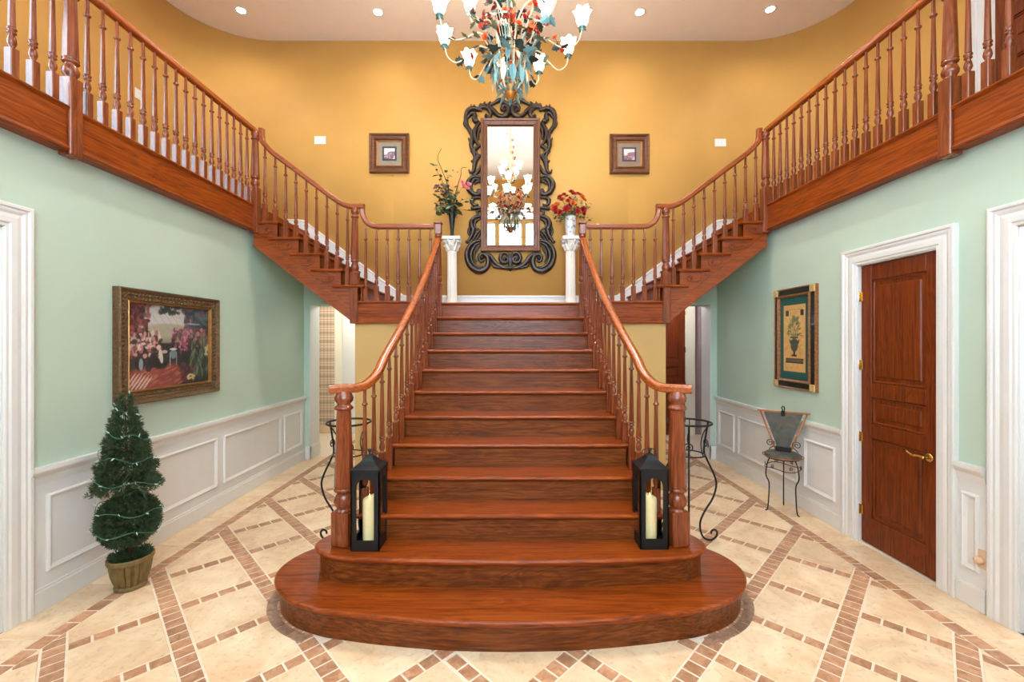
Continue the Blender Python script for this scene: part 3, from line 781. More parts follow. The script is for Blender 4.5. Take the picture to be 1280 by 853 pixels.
RP = [(-0.022, -0.03), (-0.030, -0.018), (-0.026, -0.008), (-0.033, 0.004), (-0.032, 0.016), (-0.022, 0.026), (0, 0.030), (0.022, 0.026), (0.032, 0.016), (0.033, 0.004), (0.026, -0.008), (0.030, -0.018), (0.022, -0.03)]

for sx in (-1, 1):
    near = 'beside the lantern with the topiary behind it' if sx < 0 else ''
    t = thing('stair_balustrade', 'curving oak balustrade of the central stairs ' + ('on the side of the flower garden painting' if sx < 0 else 'on the side of the brown door'), 'balustrade', (sx*1.14, 2.93, 2*R_))
    newel(t, sx*1.14, 2.93, 2*R_, 1.045, 0.125, 0.235, sx*0.18)
    zr = lambda d: 0.752*(d-2.217)+0.843-0.03
    pth = [(sx*1.225, 2.885, 1.435), (sx*1.14, 2.932, 1.435), (sx*1.06, 2.985, 1.437), (sx*1.01, 3.06, 1.465), (sx*0.98, 3.17, 1.53)]
    d = 3.3
    while d < 5.0: pth.append((sx*Xr(d), d, zr(d))); d += 0.2
    pth.append((sx*0.86, 5.07, zr(5.07)))
    mb = MB(); mb.sweep(RP, crv(pth, 5)); obj('handrail', mb, M['rail'], t)
    nw = newel(t, sx*0.86, 5.11, ZL-0.2, 1.02, 0.085, 0.42)
    mb = MB(); mb.cbox(sx*0.82, sx*0.90, 5.07, 5.15, ZL+0.80, ZL+0.925, 0.008); mb.cbox(sx*0.812, sx*0.908, 5.062, 5.158, ZL+0.925, ZL+0.95, 0.008); obj('newel_cap', mb, M['wood_z'], nw)
    for n_ in range(3, 12):
        for e, blk in ((0.06, 0.17), (0.183, 0.26)):
            d = Dn(n_)+e; top = zr(d)-0.03; h = top-n_*R_
            if n_ == 3 and e < 0.1: h = 1.49-n_*R_-0.04
            baluster(t, sx*Xr(d), d, n_*R_, h, blk)
    # landing rail
    t = thing('landing_balustrade', 'level oak balustrade at the landing edge ' + ('by the dark trumpet vase' if sx < 0 else 'by the porcelain vase'), 'balustrade', (sx*1.4, 5.02, ZL))
    for k in range(7): baluster(t, sx*(1.70-0.127*k), 5.03, ZL, 0.85)
    mb = MB(); mb.sweep(RP, [(sx*a, 5.03, b) for a, b in [(0.9, ZL+0.875), (1.5, ZL+0.875)]] + [(sx*p.x, 5.03, p.y) for p in crv([(1.55, ZL+0.875, 0), (1.62, ZL+0.885, 0), (1.69, ZL+0.93, 0), (1.73, ZL+1.0, 0), (1.742, ZL+1.08, 0), (1.742, ZL+1.14, 0)], 5)], side=(0, sx*1, 0)); obj('handrail', mb, M['rail_x'], t)
    # flight rail
    t = thing('flight_balustrade', 'raking oak balustrade of the side flight ' + ('next to the plate switch by the purple picture' if sx < 0 else 'next to the switch by the pink picture'), 'balustrade', (sx*1.82, 5.02, ZL))
    newel(t, sx*1.82, 5.01, ZL-0.265, 1.355, 0.09, 0.60)
    rz = lambda x: 3.405+0.752*(x-2.037)
    pp = [(1.715, 3.335), (1.78, 3.335), (1.86, 3.335), (1.93, 3.35), (2.0, 3.385)]
    x = 2.1
    while x < 2.75: pp.append((x, rz(x))); x += 0.15
    pp += [(2.79, rz(2.79)), (2.86, rz(2.86)+0.02), (2.905, 4.10), (2.918, 4.17), (2.92, 4.25)]
    mb = MB(); mb.sweep(RP, [(sx*p.x, 5.02, p.y) for p in crv([(a, b, 0) for a, b in pp], 5)], side=(0, sx*1, 0)); obj('handrail', mb, M['rail_x'], t)
    for k in range(9):
        x = 2.878-0.121*k; kk = int((x-1.70)/0.247)+1; zt = ZL+kk*R_
        top = max(rz(x), 3.335)-0.03
        if x > 2.8: top += 0.03
        baluster(t, sx*x, 5.02, zt, top-zt, 0.21 if (x-1.70) % 0.247 > 0.12 else 0.15)
    # gallery rail
    t = thing('gallery_balustrade', 'long level oak balustrade of the gallery ' + ('above the flower garden painting' if sx < 0 else 'above the brown door'), 'balustrade', (sx*3.0, 2.92, ZF))
    for y in (2.92, 4.99): newel(t, sx*(3.0 if y < 4 else 2.975), y, ZF-0.325, 1.19, 0.09, 0.53)
    mb = MB(); mb.sweep(RP, [(sx*3.0, 5.02, ZF+0.882), (sx*3.0, 2.5, ZF+0.882), (sx*3.0, YF, ZF+0.882)], side=(1, 0, 0)); obj('handrail', mb, M['rail'], t)
    sp = (4.99-2.92)/18
    for k in range(1, 18): baluster(t, sx*3.0, 2.92+k*sp, ZF, 0.855)
    for k in range(1, 14): baluster(t, sx*3.0, 2.92-k*sp, ZF, 0.855)

# ------------------------------------------------------------------ shared shapes for leaves and flowers
rnd = random.Random(7)
def leaf_mb(outl, fold=0.08, droop=0.15):
    mb = MB(); n = len(outl)
    pts = [(x, y, abs(x)*fold*1.5 - droop*y*y) for x, y in outl]
    ctr = (0, 0.42, -fold*0.4 - droop*0.17)
    full = pts + [(-x, y, z) for x, y, z in reversed(pts[1:-1])]
    mb.add(full + [ctr], [(i, (i+1) % len(full), len(full)) for i in range(len(full))], False)
    return mb
GRAPE = [(0, 0), (0.22, -0.1), (0.5, 0.08), (0.36, 0.28), (0.56, 0.52), (0.3, 0.58), (0.24, 0.82), (0, 1.05)]
LANCE = [(0, 0), (0.13, 0.2), (0.17, 0.45), (0.1, 0.78), (0, 1.0)]
def rose_mb(R=1.0):
    mb = MB()
    for (cnt, r1, h1, off, spread) in ((3, 0.38, 0.75, 0.2, 1.25), (5, 0.7, 0.68, 0.0, 0.85), (5, 1.0, 0.45, 0.6, 0.85)):
        for k in range(cnt):
            a0 = off + 2*math.pi*k/cnt; V = []
            for t in (0.0, 0.5, 1.0):
                for u in (-1, -0.33, 0.33, 1):
                    a = a0 + u*spread*(0.6+0.4*t)
                    rr = (0.12 + (r1-0.12)*(t**0.7))*(1.0+0.05*abs(u)); z = h1*t*(1.0-0.10*u*u)-(0.10*t*t if cnt == 5 else 0)
                    V.append((R*rr*math.cos(a), R*rr*math.sin(a), R*z))
            F = [(i*4+j, i*4+j+1, (i+1)*4+j+1, (i+1)*4+j) for i in range(2) for j in range(3)]
            mb.add(V, F, True)
    mb.lathe([(0.02*R, -0.12*R), (0.2*R, 0.0), (0.16*R, 0.1*R)], 6)
    return mb
def aim(d, roll=0.0):   # rotation taking local +Y to d
    q = Vector(d).normalized().to_track_quat('Y', 'Z'); return (q @ Matrix.Rotation(roll, 4, 'Y').to_quaternion()).to_euler()
def aimz(d, roll=0.0):
    q = Vector(d).normalized().to_track_quat('Z', 'Y'); return (q @ Matrix.Rotation(roll, 4, 'Z').to_quaternion()).to_euler()
CACHE = {}
def shared(key, fn, mat):
    if key not in CACHE: CACHE[key] = fn().mesh(key, mat)
    return CACHE[key]
def stick(name, me, parent, loc, rot, s):
    L_ = base_of(parent); return put(name, me, parent, (loc[0]-L_[0], loc[1]-L_[1], loc[2]-L_[2]), rot, (s, s, s))

# ------------------------------------------------------------------ chandelier
M['shade'] = emit('glass_shade', (1.0, 0.86, 0.62, 1), P_SHADE, (1, 0.95, 0.85, 1))
M['arm'] = plain('painted_cream_metal', rgb(226, 208, 176), 0.45, 0.1, var=0.12, vscale=20)
M['teal'] = plain('teal_metal_leaf', rgb(122, 162, 164), 0.4, 0.2, var=0.3, vscale=30)
M['darkleaf'] = plain('dark_green_metal_leaf', rgb(46, 62, 58), 0.5, 0.2, var=0.3, vscale=30)
M['olive'] = plain('olive_metal_leaf', rgb(112, 112, 78), 0.5, 0.2, var=0.3, vscale=30)
M['red'] = plain('red_petal', rgb(196, 58, 38), 0.5, 0.1, var=0.25, vscale=25)
M['maroon'] = plain('maroon_petal', rgb(128, 34, 46), 0.5, 0.1, var=0.25, vscale=25)
M['orange'] = plain('orange_petal', rgb(226, 112, 52), 0.5, 0.1, var=0.2, vscale=25)
M['gold'] = plain('gold_paint', rgb(196, 126, 48), 0.4, 0.5, var=0.2, vscale=25)
CY = 3.86
ch = thing('chandelier', 'large floral metal chandelier with painted roses, leaves and glowing glass flower shades', 'chandelier', (0, CY, ZC))
mb = MB(); mb.lathe([(0.0, ZC-0.055), (0.05, ZC-0.05), (0.10, ZC-0.02), (0.11, ZC)], 16, (0, CY, 0)); obj('ceiling_rose', mb, M['arm'], ch)
for k in range(3):
    a = 2*math.pi*k/3
    pts = crv([(0.018*math.cos(a+j*0.7), CY+0.018*math.sin(a+j*0.7), 4.3+(ZC-0.05-4.3)*j/9) for j in range(10)], 3)
    mb = MB(); mb.tube(pts, 0.0055, 6); obj('stem', mb, M['arm'], ch)
# basket of ribs
for k in range(14):
    a = 2*math.pi*k/14
    pr = [(0.05, 4.0), (0.10, 4.06), (0.13, 4.16), (0.15, 4.28), (0.19, 4.40), (0.23, 4.48)]
    mb = MB(); mb.tube(crv([(r*math.cos(a), CY+r*math.sin(a), z) for r, z in pr], 3), 0.007, 6); obj('basket_rib', mb, M['arm'] if k % 2 else M['teal'], ch)
for z, r in ((4.07, 0.105), (4.30, 0.156)):
    mb = MB(); mb.tube([(r*math.cos(2*math.pi*k/24), CY+r*math.sin(2*math.pi*k/24), z) for k in range(24)], 0.008, 6, True); obj('basket_hoop', mb, M['gold'], ch)
mb = MB(); mb.lathe([(0.0, 3.945), (0.03, 3.955), (0.055, 3.985), (0.05, 4.01), (0.075, 4.035), (0.07, 4.06), (0.0, 4.07)], 14, (0, CY, 0)); obj('boss', mb, M['gold'], ch)
dropm = shared('drop_leaf', lambda: leaf_mb(LANCE, 0.15, 0.25), M['teal'])
for k in range(26):
    a = 2*math.pi*k/26; d = (math.cos(a)*(0.35+0.4*(k % 2)), math.sin(a)*(0.35+0.4*(k % 2)), -0.8)
    stick('drop_leaf', dropm if k % 3 else shared('drop_leaf_pale', lambda: leaf_mb(LANCE, 0.15, 0.25), M['arm']), ch, (0.14*math.cos(a), CY+0.14*math.sin(a), 4.18+0.12*(k % 2)), aim(d, 0), rnd.uniform(0.13, 0.2))
for k in range(9):
    a = 2*math.pi*k/9+0.2; d = (math.cos(a)*0.9, math.sin(a)*0.9, -0.35)
    stick('drop_leaf', dropm, ch, (0.045*math.cos(a), CY+0.045*math.sin(a), 4.02), aim(d, 0), 0.12)
for k in range(10):
    a = 2*math.pi*k/10+0.1; d = (math.cos(a), math.sin(a), 0.25)
    stick('leaf', shared('leaf_teal', lambda: leaf_mb(GRAPE), M['teal']) if k % 2 else shared('leaf_dark', lambda: leaf_mb(GRAPE), M['darkleaf']), ch, (0.15*math.cos(a), CY+0.15*math.sin(a), 4.30), aim(d, rnd.uniform(-.6, .6)), 0.11)
def shade_mb():
    mb = MB(); n = 24; pr = [(0.014, 0.0), (0.03, 0.012), (0.044, 0.04), (0.047, 0.07), (0.056, 0.10), (0.066, 0.118)]
    V = []
    for i, (r, z) in enumerate(pr):
        for k in range(n):
            a = 2*math.pi*k/n; ru = 1+0.14*(i/5)**2*math.cos(6*a); V.append((r*ru*math.cos(a), r*ru*math.sin(a), z+0.008*(i/5)**2*math.cos(6*a)))
    F = [(i*n+k, i*n+(k+1) % n, (i+1)*n+(k+1) % n, (i+1)*n+k) for i in range(5) for k in range(n)]
    mb.add(V, F, True); mb.lathe([(0.0, 0.0), (0.014, 0.0)], 12, caps=False); mb.lathe([(0.012, 0.0), (0.018, 0.04), (0.02, 0.07), (0.0, 0.09)], 8)
    return mb
SH = shade_mb().mesh('glass_shade', M['shade'])
leafm = [shared('leaf_teal', None, None), shared('leaf_dark', None, None), shared('leaf_dark', None, None), shared('leaf_olive', lambda: leaf_mb(GRAPE), M['olive'])]
rosem = [shared('rose_' + c, lambda: rose_mb(), M[c]) for c in ('red', 'maroon', 'orange', 'red')]
def arm(a, pr, leaves=3, roses=2):
    P = lambda r, z: (r*math.cos(a), CY+r*math.sin(a), z)
    path = crv([P(r, z) for r, z in pr], 5)
    mb = MB(); mb.tube(path, [0.0085-0.003*i/len(path) for i in range(len(path))], 7); am = obj('arm', mb, M['arm'], ch)
    r, z = pr[-1]
    mb = MB(); mb.lathe([(0.008, z-0.03), (0.013, z-0.015), (0.028, z-0.005), (0.034, z+0.006), (0.02, z+0.008)], 12, P(r, 0)); obj('bobeche', mb, M['teal'], am)
    stick('glass_shade', SH, am, P(r, z+0.004), (0, 0, a), 1.15)
    lp = P(r, z+0.09)
    for k in range(4):
        b = a+k*math.pi/2+0.5; stick('leaf', leafm[3 if k % 2 else 0], am, P(r, z-0.004), aim((math.cos(b), math.sin(b), -0.15), 0), 0.045)
    for k in range(leaves):
        p = path[int(len(path)*rnd.uniform(0.1, 0.72))]; b = rnd.uniform(0, 6.28)
        stick('leaf', rnd.choice(leafm), am, p, aim((math.cos(b), math.sin(b), rnd.uniform(-0.7, 0.5)), rnd.uniform(-1, 1)), rnd.uniform(0.05, 0.085))
    for k in range(roses):
        p = path[int(len(path)*rnd.uniform(0.15, 0.7))]; b = rnd.uniform(0, 6.28); d = Vector((math.cos(b), math.sin(b), rnd.uniform(-0.4, 0.6))).normalized()
        tip = p + d*rnd.uniform(0.03, 0.08)
        mb = MB(); mb.tube([p, (p+tip)/2+Vector((0, 0, 0.01)), tip], 0.003, 5); obj('tendril', mb, M['olive'], am)
        stick('rose', rnd.choice(rosem), am, tip, aimz(d), rnd.uniform(0.022, 0.036))
    return lp
lamps = []
for k in range(10):
    lamps.append(arm(math.radians(-6+34.2*k + (4 if k == 9 else 0)), [(0.12, 4.30), (0.20, 4.42), (0.30, 4.47), (0.41, 4.40), (0.52, 4.36), (0.61, 4.43), (0.64, 4.54)], 6, 3))
for k in range(6):
    lamps.append(arm(2*math.pi*k/6+0.62, [(0.05, 4.58), (0.12, 4.72), (0.22, 4.78), (0.32, 4.74), (0.40, 4.77), (0.42, 4.86)], 3, 2))
for k in range(4):
    lamps.append(arm(2*math.pi*k/4+0.6, [(0.04, 4.95), (0.09, 5.06), (0.15, 5.08), (0.20, 5.10), (0.21, 5.18)], 2, 1))
for k, (x, y, z) in enumerate(lamps): point('chandelier_bulb', (x, y, z+0.03), P_CHAND*(1.1 if k < 10 else 0.6 if k < 16 else 0.2), (1, 0.96, 0.91), 0.05)
# vine on the upper stem, roses and leaves in the heart
for k in range(26):
    z = rnd.uniform(4.35, 6.0); b = rnd.uniform(0, 6.28); r = 0.04
    p = Vector((r*math.cos(b), CY+r*math.sin(b), z)); d = (math.cos(b), math.sin(b), rnd.uniform(-0.5, 0.5))
    stick('leaf', rnd.choice(leafm), ch, p, aim(d, rnd.uniform(-1, 1)), rnd.uniform(0.06, 0.1))
    if k % 2 == 0: stick('rose', rnd.choice(rosem), ch, p+Vector(d)*0.06, aimz(d), rnd.uniform(0.025, 0.036))
for k in range(34):
    z = rnd.uniform(4.38, 4.75); b = rnd.uniform(0, 6.28); r = rnd.uniform(0.14, 0.34)
    p0 = Vector((0.1*math.cos(b), CY+0.1*math.sin(b), 4.3)); p = Vector((r*math.cos(b), CY+r*math.sin(b), z))
    mb = MB(); mb.tube(crv([p0, (p0+p)/2+Vector((0, 0, 0.03)), p], 3), 0.003, 5); obj('tendril', mb, M['arm'], ch)
    stick('rose', rnd.choice(rosem), ch, p, aimz((math.cos(b), math.sin(b), 0.5)), rnd.uniform(0.026, 0.042))
    stick('leaf', rnd.choice(leafm), ch, p-Vector((0, 0, 0.03)), aim((math.cos(b+1), math.sin(b+1), -0.2), 0.3), rnd.uniform(0.07, 0.1))
for sgn in (1, -1):
    mb = MB(); sp = spiral(0.0, 0.0, 0.015, 0.05, 1.3, 0.0)
    mb.tube([(sgn*(0.16+a), CY, 5.72-0.25*(sgn < 0)+b) for a, b in sp] + [tuple(p) for p in crv([(sgn*(0.16+sp[-1][0]), CY, 5.72-0.25*(sgn < 0)+sp[-1][1]), (sgn*0.14, CY, 5.6-0.25*(sgn < 0)), (sgn*0.02, CY, 5.45-0.25*(sgn < 0))], 4)], 0.004, 5); obj('tendril', mb, M['arm'], ch)

# ------------------------------------------------------------------ recessed ceiling lamps
LL = ['round recessed lamp in the rounded ceiling corner by the grey mat picture', 'round recessed lamp in the ceiling straight above the grey mat picture',
      'round recessed lamp in the ceiling straight above the brown mat picture', 'round recessed lamp in the rounded ceiling corner by the brown mat picture',
      'round recessed lamp in the ceiling over the gallery with the window', 'round recessed lamp in the ceiling over the gallery with the brown door',
      'round recessed lamp by the window bay next to the gallery window', 'round recessed lamp by the window bay on the brown door side',
      'added recessed fill lamp beside the chandelier next to the gallery window', 'added recessed fill lamp beside the chandelier on the brown door side']  # last pair is fill, added to brighten the far side walls
for k, (x, y) in enumerate([(-3.6, 5.72), (-1.78, 5.75), (1.74, 5.75), (3.46, 5.70), (-3.4, 3.2), (3.4, 3.2), (-1.6, 2.2), (1.6, 2.2), (-1.6, 4.2), (1.6, 4.2)]):
    t = thing('recessed_lamp', LL[k], 'ceiling lamp', (x, y, ZC), 'recessed ceiling lamps')
    mb = MB(); mb.lathe([(0.052, 0), (0.055, -0.004), (0.075, -0.004), (0.08, 0.0)], 20, caps=False); obj('trim_ring', mb, M['white'], t, False)
    mb = MB(); mb.lathe([(0.001, -0.0025), (0.054, -0.0025)], 20, caps=False); obj('lens', mb, M['glow'], t, False)
    l = bpy.data.lights.new('recessed_lamp_light', 'SPOT'); l.energy = P_WELL if k > 7 else P_WELL*0.1 if k > 5 else P_SPOT; l.color = (1, 0.95, 0.88); l.spot_size = math.radians(150); l.spot_blend = 0.9; l.shadow_soft_size = 0.05
    o = bpy.data.objects.new('recessed_lamp_light', l); COL.objects.link(o); o.location = (x, y, ZC-0.03)

# ------------------------------------------------------------------ great mirror
M['carved'] = plain('carved_dark_wood', rgb(46, 31, 23), 0.36, 0.1, var=0.35, vscale=14, coat=0.2)
M['frame_brown'] = wood('mirror_frame_wood', 2, rgb(66, 36, 22), rgb(112, 66, 42), rgb(140, 88, 58), 0.4, 0.2)
SM = 6.25/FPX
def mp(px, py, y=6.25): return ((px-638)*SM, y, EYE+(427-py)*SM)
mir = thing('wall_mirror', 'tall mirror in a dark carved scrollwork frame above the landing', 'mirror', (0, 6.29, mp(0, 338)[2]))
gx0, gz1, gz0 = mp(609.5, 0)[0], mp(0, 159)[2], mp(0, 307.5)[2]
fx, fz1, fz0 = mp(601, 0)[0], mp(0, 148.8)[2], mp(0, 315)[2]
mb = MB(); mb.box(gx0-0.005, -gx0+0.005, 6.262, 6.268, gz0-0.005, gz1+0.005); obj('mirror_glass', mb, M['mirror'], mir)
mb = MB(); mb.box(fx+0.01, -fx-0.01, 6.27, 6.3, fz0+0.01, fz1-0.01); obj('back_board', mb, M['carved'], mir)
def mitre(mb, x0, x1, z0, z1, w, prof):
    # rectangular frame in XZ plane facing -Y. prof = [(t 0..1 across from outside, y)]
    V = []; n = len(prof)
    for (cx_, cz_, dx, dz) in ((x0, z0, 1, 1), (x1, z0, -1, 1), (x1, z1, -1, -1), (x0, z1, 1, -1)):
        for (t, y) in prof: V.append((cx_+dx*t*w, y, cz_+dz*t*w))
    F = []
    for s_ in range(4):
        e = (s_+1) % 4
        for k in range(n-1): F.append((s_*n+k, e*n+k, e*n+k+1, s_*n+k+1))
    mb.add(V, F)
mb = MB(); mitre(mb, fx, -fx, fz0, fz1, gx0-fx, [(0, 6.285), (0, 6.232), (0.12, 6.222), (0.3, 6.226), (0.42, 6.24), (0.7, 6.246), (0.8, 6.238), (0.9, 6.24), (1.0, 6.263)]); inf = obj('inner_frame', mb, M['frame_brown'], mir)
bead = MB(); bead.lathe([(0.001, -0.0075), (0.0058, -0.005), (0.0075, 0.0), (0.0058, 0.005), (0.001, 0.0075)], 7)
bmesh_ = bead.mesh('bead', M['frame_brown'])
mb = MB(); off = (gx0-fx)*0.56
def beads(p, q):
    n = int(math.dist(p, q)/0.0165)
    for k in range(n):
        c = (p[0]+(q[0]-p[0])*k/n, 6.243, p[1]+(q[1]-p[1])*k/n)
        mb.lathe([(0.001, -0.006), (0.006, -0.003), (0.006, 0.003), (0.001, 0.006)], 5, c)
for s_ in (-1, 1): beads((s_*(fx+off), fz0+off), (s_*(fx+off), fz1-off))
beads((fx+off, fz0+off), (-fx-off, fz0+off)); beads((fx+off, fz1-off), (-fx-off, fz1-off))
o = obj('bead_row', mb, M['frame_brown'], inf); o['kind'] = 'stuff'
# strokes of the carving in crop units (centre 447; first crop starts at y 115, second at y 225, 0.1407 px a unit)
def c1(x, y): return (575+0.1407*x-0.0+0.1, 115+0.1407*y)
def c2(x, y): return (575+0.1407*x+0.1, 225+0.1407*y)
STRK = [
 (c1, [(378,165),(372,140),(395,122),(425,138),(428,178),(405,212),(370,222),(335,205),(300,168),(262,135),(215,118),(178,130),(165,165)], 12, 20, 10),
 (c1, [(405,160),(395,150),(385,160),(392,176)], 7, 9, 6),
 (c1, [(165,165),(185,140),(230,138),(262,165),(272,200),(255,225),(230,218),(232,200)], 9, 17, 9),
 (c1, [(445,120),(400,98),(350,75),(310,95),(265,118)], 14, 17, 8),
 (c1, [(160,250),(140,262),(122,245),(132,215),(120,190),(95,192),(78,215),(62,235)], 16, 15, 9),
 (c1, [(190,165),(150,150),(110,148),(72,168),(55,205),(52,250),(60,290),(82,340),(105,385)], 10, 19, 8),
 (c1, [(150,165),(135,140),(122,112)], 11, 10, 3), (c1, [(180,140),(176,118),(184,98)], 9, 9, 3), (c1, [(215,125),(212,105),(222,85)], 9, 9, 3), (c1, [(255,120),(258,100),(272,84)], 9, 9, 3), (c1, [(110,150),(98,130),(100,108)], 9, 9, 3),
 (c1, [(50,255),(40,275),(48,300),(70,330),(85,370)], 12, 12, 6),
 (c1, [(178,270),(150,300),(130,345),(128,400),(150,450),(175,480)], 8, 17, 9),
 (c1, [(70,300),(100,360),(108,420),(98,470),(108,510),(140,540),(170,580)], 8, 18, 8),
 (c1, [(105,440),(85,430),(72,408)], 12, 10, 3),
 (c1, [(178,320),(160,370),(165,420)], 9, 11, 6),
 (c1, [(180,480),(140,500),(112,540),(92,520)], 8, 14, 4),
 (c1, [(178,560),(140,580),(112,620),(96,608)], 8, 13, 4),
 (c1, [(182,560),(150,600),(128,650),(120,700),(90,720),(78,690)], 9, 16, 5),
 (c1, [(182,650),(170,690),(150,720),(110,740)], 7, 13, 8),
 (c1, [(120,520),(125,560),(150,600)], 8, 12, 7),
 (c2, [(182,-20),(140,-32),(98,-15),(72,20),(70,60),(92,105),(130,130),(165,128),(178,108),(165,92),(152,102)], 9, 20, 10),
 (c2, [(178,0),(135,-8),(108,20),(98,60),(110,95)], 6, 13, 6),
 (c2, [(182,18),(150,18),(128,45)], 5, 10, 5),
 (c2, [(150,105),(165,118)], 12, 12, 10),
 (c2, [(182,160),(140,158),(108,175),(108,210),(135,228),(160,215)], 8, 15, 7),
 (c2, [(108,180),(92,178),(100,200)], 7, 8, 4),
 (c2, [(182,250),(140,250),(105,262),(98,240)], 9, 14, 4),
 (c2, [(180,270),(150,285),(160,310),(182,315)], 7, 10, 6),
 (c2, [(182,325),(135,332),(102,365),(98,410),(118,445),(105,490),(82,530),(62,560),(52,545)], 9, 19, 6),
 (c2, [(182,345),(150,362),(128,395),(140,430),(170,440)], 6, 12, 6),
 (c2, [(98,410),(80,440),(74,470),(86,500)], 8, 12, 5),
 (c2, [(182,450),(150,475),(125,510),(110,545)], 7, 13, 6),
 (c2, [(182,470),(160,505),(135,540)], 6, 10, 5),
 (c2, [(185,540),(130,552),(85,588),(60,640),(62,705),(88,765),(135,803),(185,812),(228,790),(248,745),(245,700),(225,672),(195,662),(172,680),(172,712),(192,728),(212,712)], 10, 22, 9),
 (c2, [(182,560),(138,578),(108,620),(95,670),(105,725),(135,765),(175,780),(205,770)], 6, 14, 6),
 (c2, [(180,580),(150,605),(128,645),(128,695),(145,735)], 5, 10, 5),
 (c2, [(165,600),(150,625),(142,655)], 5, 8, 4),
 (c2, [(185,690),(196,698),(190,708)], 12, 15, 10),
 (c2, [(205,660),(245,665),(280,690),(305,730),(345,765),(395,785),(430,782),(445,795)], 10, 17, 9),
 (c2, [(300,735),(290,750),(300,770),(340,780),(390,792),(430,800)], 8, 12, 6),
 (c2, [(430,690),(425,665),(398,650),(368,665),(358,700),(375,732),(405,738),(425,720),(418,695),(398,688),(388,702),(398,714)], 8, 15, 8),
 (c2, [(438,660),(442,700),(440,750),(446,790)], 9, 12, 9),
 (c2, [(325,745),(320,730),(330,728)], 7, 8, 4), (c2, [(360,760),(352,742),(362,735)], 7, 8, 4),
 (c2, [(392,700),(396,703)], 9, 9, 9),
]
UM = 0.1407*SM
for cf, pts, r0, r1, r2 in STRK:
    for sgn in (1, -1):
        P_ = []
        for (x, y) in pts:
            px, py = cf(x, y); w = mp(px, py, 6.262); P_.append((w[0]*sgn, w[1], w[2]))
        path = crv(P_, 5); n = len(path)
        rad = []
        for i in range(n):
            t = i/(n-1); rad.append(UM*1.3*(r0+(r1-r0)*(t/0.4) if t < 0.4 else r1+(r2-r1)*((t-0.4)/0.6)))
        mb = MB(); mb.tube(path, rad, 8, flat=((0, 1, 0), 1.25)); obj('carved_scroll', mb, M['carved'], mir)
mb = MB()
w = mp(638, 225+0.1407*795); mb.lathe([(0.001, -0.04), (0.028, 0.0), (0.001, 0.04)], 4, (0, 6.255, w[2]), smooth=False); obj('carved_drop', mb, M['carved'], mir)
w = mp(638, 123); 
for a in (-0.9, -0.45, 0, 0.45, 0.9):
    mb = MB(); mb.tube(crv([(0, 6.26, w[2]-0.06), (0.04*math.sin(a), 6.25, w[2]-0.01), (0.085*math.sin(a), 6.245, w[2]+0.03*math.cos(a))], 4), [0.014, 0.016, 0.018, 0.018, 0.017, 0.015, 0.012, 0.008, 0.004], 8); obj('carved_leaf', mb, M['carved'], mir)

# ------------------------------------------------------------------ painted pictures
def paint(me, arr):
    ca = me.color_attributes.new('paint', 'FLOAT_COLOR', 'POINT')
    ca.data.foreach_set('color', np.concatenate([arr.reshape(-1, 3), np.ones((arr.shape[0]*arr.shape[1], 1))], 1).astype(np.float32).ravel())
def canvas(name, arr, f, mat, parent):
    ny, nx, _ = arr.shape
    V = [f(i/(nx-1), j/(ny-1)) for j in range(ny) for i in range(nx)]
    F = [(j*nx+i, j*nx+i+1, (j+1)*nx+i+1, (j+1)*nx+i) for j in range(ny-1) for i in range(nx-1)]
    L_ = base_of(parent)
    me = bpy.data.meshes.new(name); me.from_pydata([(a-L_[0], b-L_[1], c-L_[2]) for a, b, c in V], [], F); me.materials.append(mat)
    paint(me, arr); return put(name, me, parent)
def C(r, g, b): return np.array([lin(r), lin(g), lin(b)])
def blob(A, x, y, rx, ry, col, a=1.0, rot=0.0, soft=0.25):
    ny, nx, _ = A.shape; asp = nx/ny
    X, Y = np.meshgrid(np.linspace(0, 1, nx), np.linspace(0, 1, ny))
    dx, dy = (X-x)*asp, Y-y; c, s = math.cos(rot), math.sin(rot)
    d = ((dx*c+dy*s)/(rx*asp if False else rx))**2 + ((-dx*s+dy*c)/ry)**2
    m_ = np.clip((1+soft-d)/(2*soft), 0, 1)[..., None]*a
    A[:] = A*(1-m_)+m_*col
def rect(A, x0, x1, y0, y1, col, a=1.0):
    ny, nx, _ = A.shape
    A[int(y0*ny):max(int(y0*ny)+1, int(y1*ny)), int(x0*nx):max(int(x0*nx)+1, int(x1*nx))] = A[int(y0*ny):max(int(y0*ny)+1, int(y1*ny)), int(x0*nx):max(int(x0*nx)+1, int(x1*nx))]*(1-a)+a*col
M['canvas'] = vcol('painted_canvas', 0.35, 0.2)
pr = random.Random(11)
A = np.zeros((150, 200, 3)); A[:] = C(58, 54, 58)
R2 = lambda a, b: pr.uniform(a, b)
blob(A, 0.42, 0.80, 0.45, 0.20, C(196, 192, 182)); blob(A, 0.45, 0.66, 0.42, 0.12, C(170, 160, 128), 0.8)
for k in range(7): blob(A, 0.22+0.08*k, 0.82, 0.004, 0.24, C(150, 150, 145), 0.7, 0.7)
for k in range(130): blob(A, R2(0, 0.22), R2(0.62, 1), R2(.01, .05), R2(.01, .05), [C(66, 32, 40), C(120, 40, 52), C(40, 40, 44), C(170, 70, 66)][k % 4], 0.8)
for k in range(110): blob(A, R2(0.66, 1), R2(0.72, 1), R2(.01, .07), R2(.01, .05), [C(52, 66, 74), C(84, 98, 104), C(36, 46, 50), C(110, 60, 74)][k % 4], 0.75)
for k in range(40): blob(A, R2(0.35, 0.6), R2(0.90, 1), R2(.01, .04), R2(.01, .04), C(44, 54, 44), 0.8)
for k in range(160): blob(A, R2(0.0, 0.36), R2(0.38, 0.66), R2(.01, .04), R2(.01, .04), [C(188, 70, 80), C(216, 150, 140), C(90, 40, 50), C(60, 66, 58), C(228, 190, 176)][k % 5], 0.8)
